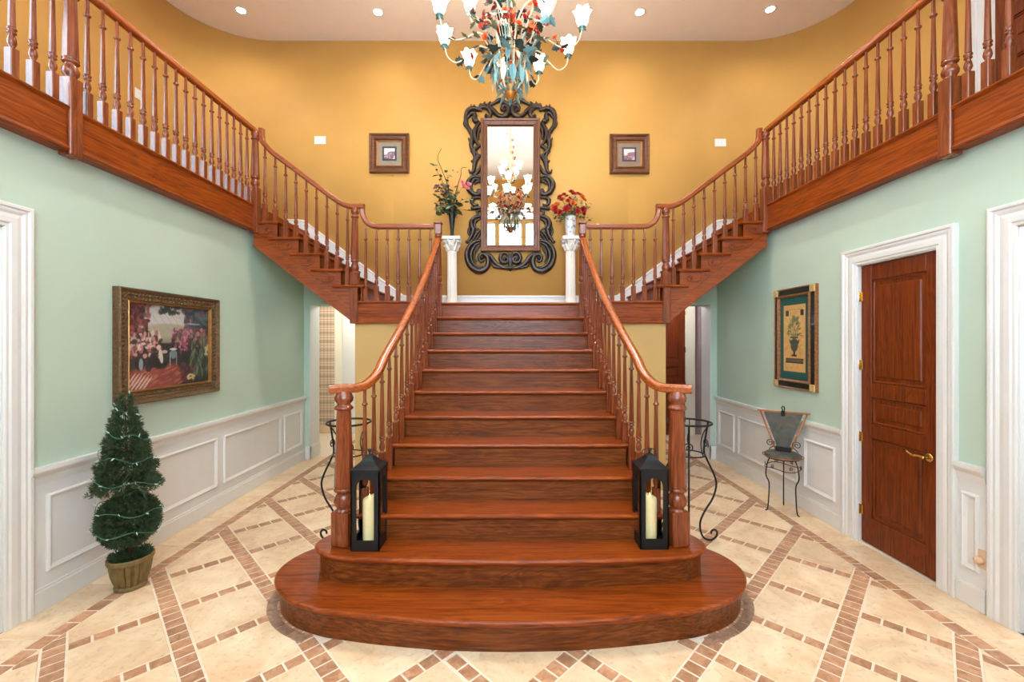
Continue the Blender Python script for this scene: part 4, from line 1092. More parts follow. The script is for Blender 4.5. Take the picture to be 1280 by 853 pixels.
for k in range(170): blob(A, R2(0.50, 1.0), R2(0.42, 0.72), R2(.01, .045), R2(.01, .04), [C(176, 62, 92), C(126, 40, 66), C(206, 120, 140), C(58, 50, 64), C(90, 40, 60)][k % 5], 0.75)
blob(A, 0.30, 0.12, 0.46, 0.15, C(164, 62, 46)); blob(A, 0.48, 0.16, 0.2, 0.12, C(150, 56, 48), 0.8)
for k in range(70): blob(A, R2(0.0, 0.62), R2(0.0, 0.24), R2(.02, .08), R2(.006, .015), [C(190, 84, 62), C(138, 48, 40), C(206, 110, 84)][k % 3], 0.6, 0.3)
for k in range(6): blob(A, 0.02+0.035*k, 0.10-0.01*k, 0.012, 0.13, C(232, 196, 170), 0.8, -0.75)
for (x, y, rx, ry) in ((0.27, 0.32, .08, .08), (0.36, 0.27, .10, .05), (0.13, 0.30, .07, .08), (0.22, 0.24, .05, .04)): blob(A, x, y, rx, ry, C(38, 44, 52), 0.9)
blob(A, 0.51, 0.40, 0.055, 0.06, C(112, 138, 140)); blob(A, 0.51, 0.46, 0.06, 0.012, C(196, 206, 196)); rect(A, 0.465, 0.475, 0.26, 0.42, C(150, 168, 166)); rect(A, 0.545, 0.555, 0.26, 0.42, C(120, 140, 142))
blob(A, 0.36, 0.38, 0.03, 0.09, C(206, 204, 196), 0.9, 0.2); blob(A, 0.14, 0.29, 0.03, 0.07, C(140, 158, 180), 0.9); blob(A, 0.40, 0.43, .05, .02, C(200, 186, 170), 0.8)
blob(A, 0.82, 0.24, 0.30, 0.26, C(34, 44, 50), 0.9)
for k in range(70): blob(A, R2(0.74, 1.0), R2(0.1, 0.6), R2(.01, .02), R2(.04, .12), [C(84, 112, 84), C(120, 140, 92), C(58, 84, 72), C(44, 66, 70)][k % 4], 0.7, R2(-0.8, 0.8))
for k in range(30): blob(A, R2(0.62, 0.80), R2(0.05, 0.28), R2(.01, .04), R2(.01, .04), [C(112, 44, 66), C(70, 40, 54)][k % 2], 0.8)
for k in range(14): blob(A, R2(0.70, 0.80), R2(0.06, 0.12), .02, .015, C(222, 178, 84), 0.85)
for k in range(10): blob(A, R2(0.92, 1.0), R2(0.36, 0.5), .02, .02, C(206, 184, 110), 0.85)
gr_ = A.mean(2, keepdims=True); A = (A*0.72+gr_*0.28)*0.85
M['ornate'] = plain('ornate_gilt_frame', rgb(104, 76, 46), 0.45, 0.35, var=0.4, vscale=60, bmp=0.9, bscale=70)
M['gilt'] = plain('gilt_lip', rgb(168, 120, 62), 0.35, 0.7, var=0.2, vscale=20)
y0, y1, z0, z1 = 3.30, 4.44, 1.245, 2.185
pic = thing('garden_painting', 'large flower garden painting in a dark ornate gilt frame on the green wall', 'painting', (-XW, (y0+y1)/2, z0))
fw = 0.115
fr_ = obj('frame', wframe(-1, y0, y1, z0, z1, fw, [(0, 0.0), (0, 0.05), (0.08, 0.062), (0.2, 0.055), (0.35, 0.035), (0.6, 0.032), (0.82, 0.04), (0.86, 0.03)]), M['ornate'], pic)
obj('frame_lip', wframe(-1, y0+fw*.86, y1-fw*.86, z0+fw*.86, z1-fw*.86, fw*.14, [(0, 0.034), (0.3, 0.04), (0.7, 0.034), (1.0, 0.014)]), M['gilt'], fr_)
mb = MB(); cnt = 0
for (a, b, ax) in ((y0, y1, 0), (z0, z1, 1)):
    n = int((b-a-0.06)/0.034)
    for k in range(n+1):
        t = a+0.03+(b-a-0.06)*k/n
        for e in ((z0, z1) if ax == 0 else (y0, y1)):
            s_ = 1 if e in (z0, y0) else -1
            for (dd, q, h) in ((0.045, 0.016, 0.036), (0.078, 0.012, 0.034)):
                yy, zz = (t, e+s_*dd) if ax == 0 else (e+s_*dd, t)
                mb.add([(-XW+h-0.004, yy-q, zz-q), (-XW+h-0.004, yy+q, zz-q), (-XW+h-0.004, yy+q, zz+q), (-XW+h-0.004, yy-q, zz+q), (-XW+h+0.012, yy+0.3*q, zz+0.2*q)], [(0, 1, 4), (1, 2, 4), (2, 3, 4), (3, 0, 4)])
o = obj('frame_carving', mb, M['ornate'], fr_); o['kind'] = 'stuff'
ci = fw*0.97
canvas('canvas', A, lambda s, t: (-XW+0.015, y0+ci+(y1-y0-2*ci)*s, z0+ci+(z1-z0-2*ci)*t), M['canvas'], pic)
# urn picture
y0, y1, z0, z1 = 4.26, 4.93, 1.245, 2.335
up_ = thing('urn_picture', 'tall framed urn and plant print with teal mat on the green wall', 'picture', (XW, (y0+y1)/2, z0))
M['blackband'] = plain('black_lacquer_band', rgb(26, 32, 30), 0.25, 0.0, var=0.2, vscale=30, coat=0.4)
M['redgold'] = plain('red_gold_frame', rgb(150, 98, 62), 0.4, 0.4, var=0.35, vscale=50, bmp=0.4)
M['palegold'] = plain('pale_gold_corner', rgb(206, 176, 112), 0.4, 0.3, var=0.2, vscale=30)
obj('outer_frame', wframe(1, y0, y1, z0, z1, 0.016, [(0, 0), (0, 0.034), (0.5, 0.038), (1, 0.03)]), M['redgold'], up_)
obj('black_band', wframe(1, y0+0.016, y1-0.016, z0+0.016, z1-0.016, 0.055, [(0, 0.03), (1, 0.034)]), M['blackband'], up_)
obj('inner_frame', wframe(1, y0+0.07, y1-0.07, z0+0.07, z1-0.07, 0.03, [(0, 0.03), (0.1, 0.044), (0.5, 0.05), (0.9, 0.04), (1, 0.02)]), M['redgold'], up_)
for yy in (y0+0.003, y1-0.075):
    for zz in (z0+0.003, z1-0.075):
        mb = MB(); mb.cbox(XW-0.046, XW, yy, yy+0.072, zz, zz+0.072, 0.004); obj('corner_block', mb, M['palegold'], up_)
A = np.zeros((220, 110, 3)); A[:] = C(34, 82, 76)
T0 = [C(206, 160, 98), C(222, 178, 116), C(190, 140, 82)]
rect(A, 0.13, 0.87, 0.10, 0.90, T0[0])
for k in range(160):
    x, y = R2(0.16, 0.84), R2(0.12, 0.88); blob(A, x, y, .02, .02, T0[k % 3], 0.5)
rect(A, 0.0, 0.13, 0, 1, C(34, 82, 76)); rect(A, 0.87, 1, 0, 1, C(34, 82, 76)); rect(A, 0, 1, 0.9, 1, C(34, 82, 76)); rect(A, 0, 1, 0, 0.10, C(34, 82, 76))
dk = C(46, 50, 44)
rect(A, 0.20, 0.80, 0.20, 0.26, dk)
for k in range(12): blob(A, 0.23+0.05*k, 0.23, .006, .022, C(150, 122, 80), 0.7, 0.6)
for x in (0.2, 0.70): rect(A, x, x+0.11, 0.77, 0.84, dk)
for k in range(5): blob(A, 0.35+0.075*k, 0.845, .012, .006, C(150, 80, 50), 0.8)
rect(A, 0.41, 0.59, 0.285, 0.305, dk); rect(A, 0.47, 0.53, 0.30, 0.35, dk); blob(A, 0.5, 0.42, .065, .085, C(70, 74, 62)); rect(A, 0.36, 0.64, 0.465, 0.475, dk); blob(A, 0.5, 0.445, .075, .02, C(52, 70, 66)); rect(A, 0.37, 0.63, 0.50, 0.52, dk)
blob(A, 0.36, 0.46, .012, .03, dk, 0.9, 0.4); blob(A, 0.64, 0.46, .012, .03, dk, 0.9, -0.4)
for k in range(110):
    yb_ = R2(0.53, 0.76); sp_ = 0.2*(1-(yb_-0.53)/0.30)+0.05
    x = 0.5+R2(-1, 1)*sp_; blob(A, x, yb_, .006, R2(.015, .035), [C(96, 108, 70), C(70, 84, 56), C(128, 130, 86)][k % 3], 0.85, (0.5-x)*7.0)
rect(A, 0.494, 0.506, 0.52, 0.78, C(90, 84, 56))
# the wall runs away from the viewer, so the print reads from high y to low y
canvas('print', A, lambda s, t: (XW-0.022, y1-0.098-(y1-y0-0.196)*s, z0+0.098+(z1-z0-0.196)*t), M['canvas'], up_)
# small framed pictures
M['darkframe'] = wood('dark_picture_frame', 0, rgb(58, 30, 14), rgb(98, 54, 26), rgb(128, 76, 38), 0.3, 0.4)
M['bronze_lip'] = plain('bronze_lip', rgb(170, 122, 70), 0.4, 0.3, var=0.2)
M['mat_a'] = plain('mat_grey', rgb(140, 128, 112), 0.7, var=0.15, vscale=60)
M['mat_b'] = plain('mat_brown', rgb(136, 112, 96), 0.7, var=0.15, vscale=60)
M['mat_dark'] = plain('mat_dark', rgb(62, 56, 56), 0.7)
for k, (xa, za, sky, hill) in enumerate(((-2.065, 4.225, C(222, 204, 206), C(130, 104, 120)), (1.456, 4.213, C(216, 206, 204), C(150, 104, 112)))):
    s_ = 0.578; xb, zb = xa+s_, za+s_
    t = thing('small_picture', 'small square framed landscape with a ' + ('grey mat above the dark trumpet vase' if k == 0 else 'brown mat above the porcelain vase'), 'picture', ((xa+xb)/2, YB, za))
    mb = MB(); mitre(mb, xa, xb, za, zb, 0.105, [(0, YB), (0, YB-0.045), (0.12, YB-0.055), (0.25, YB-0.05), (0.4, YB-0.034), (0.62, YB-0.03), (0.8, YB-0.04), (1.0, YB-0.018)]); obj('frame', mb, M['darkframe'], t)
    mb = MB(); mitre(mb, xa+0.1, xb-0.1, za+0.1, zb-0.1, 0.022, [(0, YB-0.02), (0.2, YB-0.03), (0.7, YB-0.024), (1, YB-0.012)]); obj('frame_lip', mb, M['bronze_lip'], t)
    mb = MB(); mb.box(xa+0.1, xb-0.1, YB-0.012, YB-0.002, za+0.1, zb-0.1); obj('mat_board', mb, M['mat_a' if k == 0 else 'mat_b'], t)
    mb = MB(); mitre(mb, xa+0.185, xb-0.185, za+0.185, zb-0.185, 0.025, [(0, YB-0.012), (0, YB-0.016), (1, YB-0.016), (1, YB-0.012)]); obj('inner_mat', mb, M['mat_dark'], t)
    A = np.zeros((40, 40, 3)); A[:] = sky
    blob(A, 0.8, 0.5, .5, .2, hill); blob(A, 0.3, 0.2, .6, .22, hill*0.7)
    for j in range(16): blob(A, R2(0, 1), R2(0.05, 0.5), R2(.04, .12), R2(.02, .05), [C(212, 176, 180), C(120, 90, 100), C(180, 160, 170)][j % 3], 0.8)
    canvas('print', A, lambda s, u: (xa+0.205+(s_-0.41)*s, YB-0.0135, za+0.205+(s_-0.41)*u), M['canvas'], t)

# ------------------------------------------------------------------ switches and outlet
M['plate'] = plain('white_plastic', rgb(240, 238, 232), 0.4, var=0.01)
for (x, z, lab) in ((-2.80, 4.716, 'white switch plate on the amber wall beside the purple hued picture with grey mat'), (3.09, 4.68, 'white switch plate on the amber wall beside the picture with brown mat')):
    t = thing('switch_plate', lab, 'switch', (x, YB, z))
    mb = MB(); mb.cbox(x-0.083, x+0.083, YB-0.008, YB, z-0.057, z+0.057, 0.003); pl = obj('plate', mb, M['plate'], t)
    for k in (-1, 0, 1):
        mb = MB(); mb.cbox(x+k*0.046-0.016, x+k*0.046+0.016, YB-0.013, YB-0.006, z-0.033, z+0.033, 0.003); obj('rocker', mb, M['plate'], pl)
t = thing('thermostat', 'small white wall plate seen between the balusters above the flower garden painting', 'switch', (-XU, 5.14, 4.73))
mb = MB(); mb.cbox(-XU, -XU+0.01, 5.10, 5.18, 4.67, 4.79, 0.003); pl = obj('plate', mb, M['plate'], t)
mb = MB(); mb.cbox(-XU+0.009, -XU+0.015, 5.125, 5.155, 4.70, 4.76, 0.002); obj('rocker', mb, M['plate'], pl)
M['beige'] = plain('beige_plastic', rgb(214, 178, 146), 0.5, var=0.03)
t = thing('wall_outlet', 'beige outlet with a plug in air freshener on the narrow wainscot panel', 'outlet', (XW, 2.775, 0.35))
mb = MB(); mb.cbox(XW-0.02, XW-0.008, 2.745, 2.815, 0.285, 0.405, 0.003); pl = obj('plate', mb, M['beige'], t)
mb = MB(); mb.tube([(XW-0.018, 2.775, 0.34), (XW-0.03, 2.775, 0.338), (XW-0.045, 2.775, 0.332), (XW-0.055, 2.775, 0.328)], [0.02, 0.026, 0.025, 0.012], 10); obj('plug', mb, M['beige'], pl)

# ------------------------------------------------------------------ pedestals, vases, flowers
PX = {-1: -0.815, 1: 0.84}; PY = 5.98; PH = 0.975
for sx in (-1, 1):
    x = PX[sx]
    t = thing('pedestal', 'white fluted column pedestal carrying the ' + ('dark trumpet vase' if sx < 0 else 'porcelain vase'), 'pedestal', (x, PY, ZL))
    mb = MB(); mb.cbox(-0.1, 0.1, -0.1, 0.1, 0, 0.04, 0.004); mb.lathe([(0.092, 0.04), (0.097, 0.055), (0.085, 0.07), (0.078, 0.08), (0.085, 0.09), (0.07, 0.105)], 20); obj('base', mb, M['plaster'], t, False)
    mb = MB(); n = 48; V = []; hs = [0.1, 0.13, 0.75, 0.79]
    for i, z in enumerate(hs):
        for k in range(n):
            a = 2*math.pi*k/n; r = (0.072-0.008*i/3)*(1-(0.07 if (k % 4) in (1, 2) and 0 < i < 3 else 0)); V.append((r*math.cos(a), r*math.sin(a), z))
    mb.add(V, [(i*n+k, i*n+(k+1) % n, (i+1)*n+(k+1) % n, (i+1)*n+k) for i in range(3) for k in range(n)]); obj('shaft', mb, M['plaster'], t, False)
    mb = MB(); mb.lathe([(0.064, 0.78), (0.072, 0.79), (0.066, 0.8), (0.075, 0.86), (0.1, 0.915), (0.104, 0.925)], 20)
    mb.cbox(-0.125, 0.125, -0.125, 0.125, 0.93, PH, 0.006)
    cap = obj('capital', mb, M['plaster'], t, False)
    for k in range(8):
        a = 2*math.pi*k/8
        for (z0_, h_, r_) in ((0.785, 0.08, 0.10), (0.83, 0.09, 0.115)):
            b = a+(0.39 if z0_ > 0.8 else 0); mb = MB()
            mb.tube(crv([(0.066*math.cos(b), 0.066*math.sin(b), z0_), (0.08*math.cos(b), 0.08*math.sin(b), z0_+h_*0.7), ((r_+0.008)*math.cos(b), (r_+0.008)*math.sin(b), z0_+h_), ((r_+0.01)*math.cos(b), (r_+0.01)*math.sin(b), z0_+h_-0.018)], 3), [0.018, 0.022, 0.024, 0.024, 0.022, 0.018, 0.014, 0.012, 0.01, 0.008], 6)
            obj('acanthus_leaf', mb, M['plaster'], cap, False)
    for a in (0.785, 2.356, 3.927, 5.498):
        mb = MB(); sp = spiral(0, 0, 0.006, 0.026, 1.5, 1.2)
        mb.tube([((0.118+p)*math.cos(a), (0.118+p)*math.sin(a), 0.905+q) for p, q in sp], 0.009, 6); obj('volute', mb, M['plaster'], cap, False)
ZP = ZL+PH
M['dark_metal'] = plain('dark_bronze', rgb(40, 38, 36), 0.35, 0.6, var=0.2)
t = thing('trumpet_vase', 'dark slender metal trumpet vase on the white pedestal', 'vase', (PX[-1], PY, ZP))
mb = MB(); mb.lathe([(0.0, 0.0), (0.048, 0.0), (0.05, 0.01), (0.03, 0.025), (0.02, 0.05), (0.026, 0.12), (0.045, 0.28), (0.062, 0.39), (0.072, 0.415), (0.066, 0.415), (0.04, 0.28), (0.0, 0.1)], 18, caps=False); obj('body', mb, M['dark_metal'], t, False)
mb = MB(); mb.lathe([(0.024, 0.045), (0.030, 0.052), (0.024, 0.06)], 16, caps=False); obj('collar', mb, M['dark_metal'], t, False)
M['g1'] = plain('silk_leaf_green', rgb(74, 92, 52), 0.6, var=0.35, vscale=20); M['g2'] = plain('silk_leaf_pale', rgb(118, 128, 88), 0.6, var=0.3, vscale=20)
M['g3'] = plain('silk_leaf_deep', rgb(44, 62, 40), 0.6, var=0.3, vscale=20)
M['twig'] = plain('twig_brown', rgb(78, 44, 30), 0.7, var=0.3, vscale=30); M['pink'] = plain('pink_petal', rgb(226, 130, 140), 0.6, var=0.15); M['mauve_p'] = plain('mauve_blossom', rgb(140, 104, 104), 0.7, var=0.3, vscale=40)
M['cream_p'] = plain('cream_petal', rgb(236, 202, 150), 0.6, var=0.12); M['red_p'] = plain('silk_red_petal', rgb(164, 24, 26), 0.6, var=0.25, vscale=30); M['orange_p'] = plain('silk_orange_petal', rgb(206, 104, 38), 0.6, var=0.25, vscale=30)
OVAL = [(0, 0), (0.2, 0.18), (0.3, 0.45), (0.22, 0.75), (0, 1.0)]
LV = [shared('silk_' + c, lambda: leaf_mb(OVAL, 0.12, 0.2), M[c]) for c in ('g1', 'g2', 'g3')]
fr = random.Random(5)
t = thing('flower_arrangement', 'airy greenery with tall twigs and pink flowers in the dark trumpet vase', 'flowers', (PX[-1], PY, ZP+0.3))
base = Vector((PX[-1], PY, ZP+0.36))
def stem(parent, tip, mat, r=0.004, bend=0.03):
    mid = (base+tip)/2+Vector((fr.uniform(-bend, bend), fr.uniform(-bend, bend), 0.03))
    mb = MB(); path = crv([base-Vector((0, 0, 0.08)), base, mid, tip], 4); mb.tube(path, [r*(1-0.5*i/len(path)) for i in range(len(path))], 5); global LAST; LAST = obj('stem', mb, mat, parent); return path
def AR(px, py, y=0.0): return Vector(((px-638)*(PY+y)/FPX, PY+y, EYE+(427-py)*(PY+y)/FPX))
for (pts) in ([(562, 262), (560, 235), (552, 212), (547, 198), (552, 186)], [(566, 262), (570, 240), (576, 220), (577, 211), (583, 210)]):
    path = crv([AR(a, b) for a, b in pts], 5); mb = MB(); mb.tube(path, [0.007*(1-0.6*i/len(path)) for i in range(len(path))], 6); obj('twig', mb, M['twig'], t)
for k in range(44):
    px, py = fr.gauss(561, 10), fr.gauss(247, 9)
    if k < 9: px, py = fr.uniform(544, 562), fr.uniform(206, 236)
    if 9 <= k < 16: px, py = fr.uniform(540, 552), fr.uniform(250, 268)
    if 16 <= k < 20: px, py = fr.uniform(572, 584), fr.uniform(252, 266)
    tip = AR(min(max(px, 539), 586), min(py, 268), fr.uniform(-0.13, 0.13))
    path = stem(t, tip, M['g3'], 0.003)
    for j in range(6):
        p = path[max(3, len(path)-1-j*2)]; b = fr.uniform(0, 6.28)
        d = Vector((math.cos(b), math.sin(b), fr.uniform(-0.5, 0.6)))
        stick('leaf', fr.choice(LV), LAST, p, aim(d, fr.uniform(-1, 1)), fr.uniform(0.05, 0.10))
for k in range(26):
    p = AR(fr.uniform(543, 562), fr.uniform(232, 246), fr.uniform(-0.12, 0.1)); stick('blossom', shared('rose_mauve', lambda: rose_mb(), M['mauve_p']), t, p, aimz((fr.uniform(-1, 1), -0.6, 0.6)), fr.uniform(0.016, 0.028))
for (px, py) in ((580, 233), (584, 236), (578, 229), (586, 231), (572, 216), (566, 214)):
    stick('blossom', shared('rose_pink', lambda: rose_mb(), M['pink' if py > 225 else 'red_p']), t, AR(px, py, -0.08), aimz((0.3, -0.8, 0.4)), 0.034 if py > 225 else 0.016)
# porcelain vase, painted
t = thing('porcelain_vase', 'pale porcelain vase painted with pink and blue flowers on the white pedestal', 'vase', (PX[1], PY, ZP))
nx, nz = 64, 30
Av = np.zeros((nz, nx, 3)); Av[:] = C(206, 210, 206)
for k in range(60): blob(Av, R2(0, 1), R2(0.12, 0.9), R2(.03, .10), R2(.02, .07), [C(186, 112, 122), C(120, 134, 168), C(120, 140, 112), C(216, 190, 176), C(96, 104, 130)][k % 5], 0.75)
rect(Av, 0, 1, 0, 0.06, C(90, 80, 66)); rect(Av, 0, 1, 0.94, 1, C(120, 116, 110))
Av[:, -1] = Av[:, 0]
def vase_r(z): return 0.058+0.028*math.sin(min(1, z*1.05)*1.9)-0.006*z
V = []; F = []
for j in range(nz):
    for i in range(nx):
        a = 2*math.pi*i/(nx-1)+1.5; z = j/(nz-1); V.append((vase_r(z)*math.cos(a), vase_r(z)*math.sin(a), 0.006+0.3*z))
F = [(j*nx+i, j*nx+i+1, (j+1)*nx+i+1, (j+1)*nx+i) for j in range(nz-1) for i in range(nx-1)]
me = bpy.data.meshes.new('body'); me.from_pydata(V, [], F); me.materials.append(vcol('painted_porcelain', 0.15, 0.5)); paint(me, Av)
me.polygons.foreach_set('use_smooth', [True]*len(F)); put('body', me, t)
mb = MB(); mb.lathe([(0.0, 0.0), (0.062, 0.0), (0.062, 0.008), (0.0, 0.009)], 24, caps=False); obj('foot', mb, M['dark_metal'], t, False)
t = thing('flower_arrangement', 'full bouquet of red, orange and cream silk flowers in the porcelain vase', 'flowers', (PX[1], PY, ZP+0.28))
base = Vector((PX[1], PY, ZP+0.27))
blooms = [(708, 262, 'red_p', .062), (729, 263, 'red_p', .058), (694, 262, 'red_p', .055), (700, 247, 'red_p', .045), (714, 241, 'red_p', .05), (705, 244, 'red_p', .036), (717, 248, 'cream_p', .06), (728, 256, 'cream_p', .045), (703, 251, 'orange_p', .045), (716, 255, 'orange_p', .05), (697, 257, 'orange_p', .045), (728, 247, 'orange_p', .045), (722, 265, 'red_p', .05), (700, 266, 'red_p', .045), (710, 252, 'red_p', .04), (722, 243, 'red_p', .04), (691, 258, 'orange_p', .035)]
for (px, py, c_, s_) in blooms:
    s_ *= 0.85
    tip = AR(px, py, fr.uniform(-0.2, -0.02)); stem(t, tip, M['g3'], 0.003); d = tip-base; d.y -= 0.25
    stick('blossom', shared('silkrose_'+c_, lambda: rose_mb(), M[c_]), LAST, tip, aimz(d), s_)
    tip2 = AR(px+fr.uniform(-4, 4), py+fr.uniform(-4, 4), fr.uniform(0.02, 0.16)); stick('blossom', shared('silkrose_'+c_, None, None), t, tip2, aimz(tip2-base), s_*0.9)
for k in range(46):
    px, py = fr.uniform(691, 732), fr.uniform(245, 283)
    if k % 3 == 0: px, py = fr.uniform(726, 742), fr.uniform(252, 276)
    if k % 3 == 1: px, py = fr.uniform(693, 704), fr.uniform(266, 281)
    if py > 266 and 703 < px < 724: px = 698 if px < 713 else 730
    tip = AR(px, py, fr.uniform(-0.15, 0.15)); path = stem(t, tip, M['g2'], 0.0025)
    for j in range(5):
        p = path[max(3, len(path)-1-j*2)]; b = fr.uniform(0, 6.28); stick('leaf', fr.choice(LV), LAST, p, aim((math.cos(b), math.sin(b), fr.uniform(-0.5, 0.5)), fr.uniform(-1, 1)), fr.uniform(0.03, 0.06))

# ------------------------------------------------------------------ topiary with string lights
TX, TY = -2.722, 3.07
top_ = thing('topiary', 'potted cone and ball evergreen topiary standing on the tiles by the wainscot', 'topiary', (TX, TY, 0))
top_.scale = (0.8, 0.8, 1)
M['pot'] = plain('bronzed_pot', rgb(112, 92, 52), 0.5, 0.2, var=0.3, vscale=14)
M['needle'] = plain('evergreen_needle', rgb(48, 66, 34), 0.6, var=0.55, vscale=45)
M['wire'] = plain('green_wire', rgb(60, 110, 90), 0.5, var=0.1); M['minibulb'] = plain('clear_mini_bulb', rgb(196, 220, 216), 0.2, var=0.05)
mb = MB(); n = 64; V = []; pr_ = [(0.085, 0.0), (0.115, 0.0), (0.118, 0.02), (0.108, 0.03), (0.125, 0.06), (0.143, 0.11), (0.152, 0.16), (0.153, 0.185), (0.16, 0.19), (0.168, 0.2), (0.168, 0.222), (0.16, 0.228), (0.148, 0.222), (0.14, 0.18)]
for i, (r, z) in enumerate(pr_):
    for k in range(n):
        a = 2*math.pi*k/n; g_ = 0.012 if (k % 4 == 0 and 3 <= i <= 7) else 0.0; V.append(((r-g_)*math.cos(a), (r-g_)*math.sin(a), z))
mb.add(V, [(i*n+k, i*n+(k+1) % n, (i+1)*n+(k+1) % n, (i+1)*n+k) for i in range(len(pr_)-1) for k in range(n)]); pt_ = obj('pot', mb, M['pot'], top_, False)
mb = MB(); mb.lathe([(0.001, 0.19), (0.145, 0.185)], 24, caps=False); obj('soil', mb, M['twig'], pt_, False)
mb = MB(); mb.tube([(0, 0, 0.1), (-0.015, 0, 0.5), (-0.03, 0, 0.8), (-0.055, 0, 1.35)], [0.016, 0.014, 0.012, 0.004], 8); obj('trunk', mb, M['twig'], top_, False)
tr_ = random.Random(3)
def sprig(mb, p, d, ln):
    d = d.normalized(); s_ = d.cross(Vector((tr_.uniform(-1, 1), tr_.uniform(-1, 1), tr_.uniform(-1, 1)))).normalized(); w_ = ln*0.2
    for b in (-0.75, -0.3, 0.3, 0.75):
        e = (d*math.cos(b)+s_*math.sin(b)); q = e.cross(d.cross(s_)).normalized()*w_*0.5
        up2 = d.cross(s_)*w_*0.4
        mb.add([p, p+e*ln*0.5+q, p+e*ln, p+e*ln*0.5-q, p+e*ln*0.5+up2], [(0, 1, 4), (1, 2, 4), (2, 3, 4), (3, 0, 4)])
mb = MB()
for k in range(3600):     # cone
    h = 1-math.sqrt(tr_.random()); z = 0.70+0.70*h; rmax = 0.225*(1-h)**0.85+0.015
    tier = 1+0.10*math.sin(z*38); r = rmax*tier*(tr_.uniform(0.55, 1.0) if k % 4 else tr_.uniform(0.2, 0.8)); a = tr_.uniform(0, 6.283)
    p = Vector((-0.03-0.03*h+r*math.cos(a), r*math.sin(a), z)); sprig(mb, p, Vector((math.cos(a), math.sin(a), tr_.uniform(-0.3, 0.5)))+Vector((tr_.uniform(-.5, .5), tr_.uniform(-.5, .5), tr_.uniform(-.5, .5))), tr_.uniform(0.025, 0.045))
o = obj('foliage_cone', mb, M['needle'], top_, False); o['kind'] = 'stuff'
mb = MB()
for k in range(3600):
    d = Vector((tr_.gauss(0, 1), tr_.gauss(0, 1), tr_.gauss(0, 1))).normalized(); s_ = tr_.uniform(0.72, 0.97) if k % 5 else tr_.uniform(0.3, 0.8)
    p = Vector((-0.02+d.x*0.225*s_, d.y*0.225*s_, 0.485+d.z*0.19*s_)); sprig(mb, p, d+Vector((tr_.uniform(-.6, .6), tr_.uniform(-.6, .6), tr_.uniform(-.6, .6))), tr_.uniform(0.025, 0.045))
o = obj('foliage_ball', mb, M['needle'], top_, False); o['kind'] = 'stuff'
mb = MB()
for k in range(380):
    a = tr_.uniform(0, 6.283); r = 0.13*math.sqrt(tr_.random()); sprig(mb, Vector((r*math.cos(a), r*math.sin(a), tr_.uniform(0.19, 0.24))), Vector((math.cos(a), math.sin(a), tr_.uniform(0.2, 1))), tr_.uniform(0.03, 0.055))
o = obj('foliage_base', mb, M['needle'], top_, False); o['kind'] = 'stuff'
sl = thing('string_lights', 'string of tiny clear lights on green wire wound round the topiary', 'string lights', (TX, TY, 0.3))
sl.scale = (0.8, 0.8, 1)
pts = []
for k in range(110):
    u_ = k/109; a = u_*2*math.pi*6.5+0.6
    if u_ < 0.62:
        h = 1-u_/0.62; z = 0.73+0.64*h; r = 0.23*(1-h)**0.85+0.03; cx_ = -0.03-0.03*h
    else:
        v_ = (u_-0.62)/0.38; z = 0.66-0.33*v_; zz = (z-0.485)/0.205; r = 0.245*math.sqrt(max(0.05, 1-zz*zz))+0.008; cx_ = -0.02
    pts.append((cx_+r*math.cos(a), r*math.sin(a), z-0.3+0.018*math.sin(k*1.7)))
mb = MB(); path = crv(pts, 3); mb.tube(path, 0.0028, 5); obj('wire', mb, M['wire'], sl, False)
bm_ = MB(); bm_.lathe([(0.003, 0), (0.0045, 0.004), (0.0045, 0.02), (0.003, 0.026), (0.0005, 0.034)], 6); bme = bm_.mesh('bulb', M['minibulb'])
for k in range(4, len(path)-2, 6):
    p = path[k]; d = Vector((p.x, p.y, tr_.uniform(-0.1, 0.2))); put('bulb', bme, sl, tuple(p), aimz(d))

# ------------------------------------------------------------------ lanterns and candles
M['wax'] = plain('ivory_wax', rgb(232, 214, 158), 0.5, var=0.03); M['wax'].node_tree.nodes['Principled BSDF'].inputs['Subsurface Weight'].default_value = 0.15
M['wax'].node_tree.nodes['Principled BSDF'].inputs['Subsurface Radius'].default_value = (0.05, 0.03, 0.01)
M['flame'] = emit('amber_led', (1.0, 0.62, 0.16, 1), 4.0)
def lantern_face(mb, w_, h_, m0, z0, zt, th, ori):
    # face in local (s, z), thickness th along the outward normal
    inn = [(-w_/2+m0, z0), (w_/2-m0, z0)]; rr = w_/2-m0; zc = zt-rr
    inn += [(rr*math.cos(a), zc+rr*math.sin(a)) for a in [math.pi*k/12 for k in range(13)]]
    out = [(-w_/2, 0), (w_/2, 0)]
    for k in range(13):
        a = math.pi*k/12
        if k <= 3: out.append((w_/2, zc+(h_-zc)*k/3))
        elif k < 9: out.append((w_/2-w_*(k-3)/6, h_))
        else: out.append((-w_/2, h_-(h_-zc)*(k-9)/3))
    n = len(inn); V = []
    for d in (w_/2, w_/2-th):
        for q in (out, inn):
            for (s_, z) in q:
                c, si = math.cos(ori), math.sin(ori); V.append((s_*c+d*si, s_*si-d*c, z))
    F = []
    for k in range(n):
        j = (k+1) % n; F += [(k, j, n+j, n+k), (2*n+k, 3*n+k, 3*n+j, 2*n+j), (n+k, n+j, 3*n+j, 3*n+k), (k, 2*n+k, 2*n+j, j)]
    mb.add(V, F)
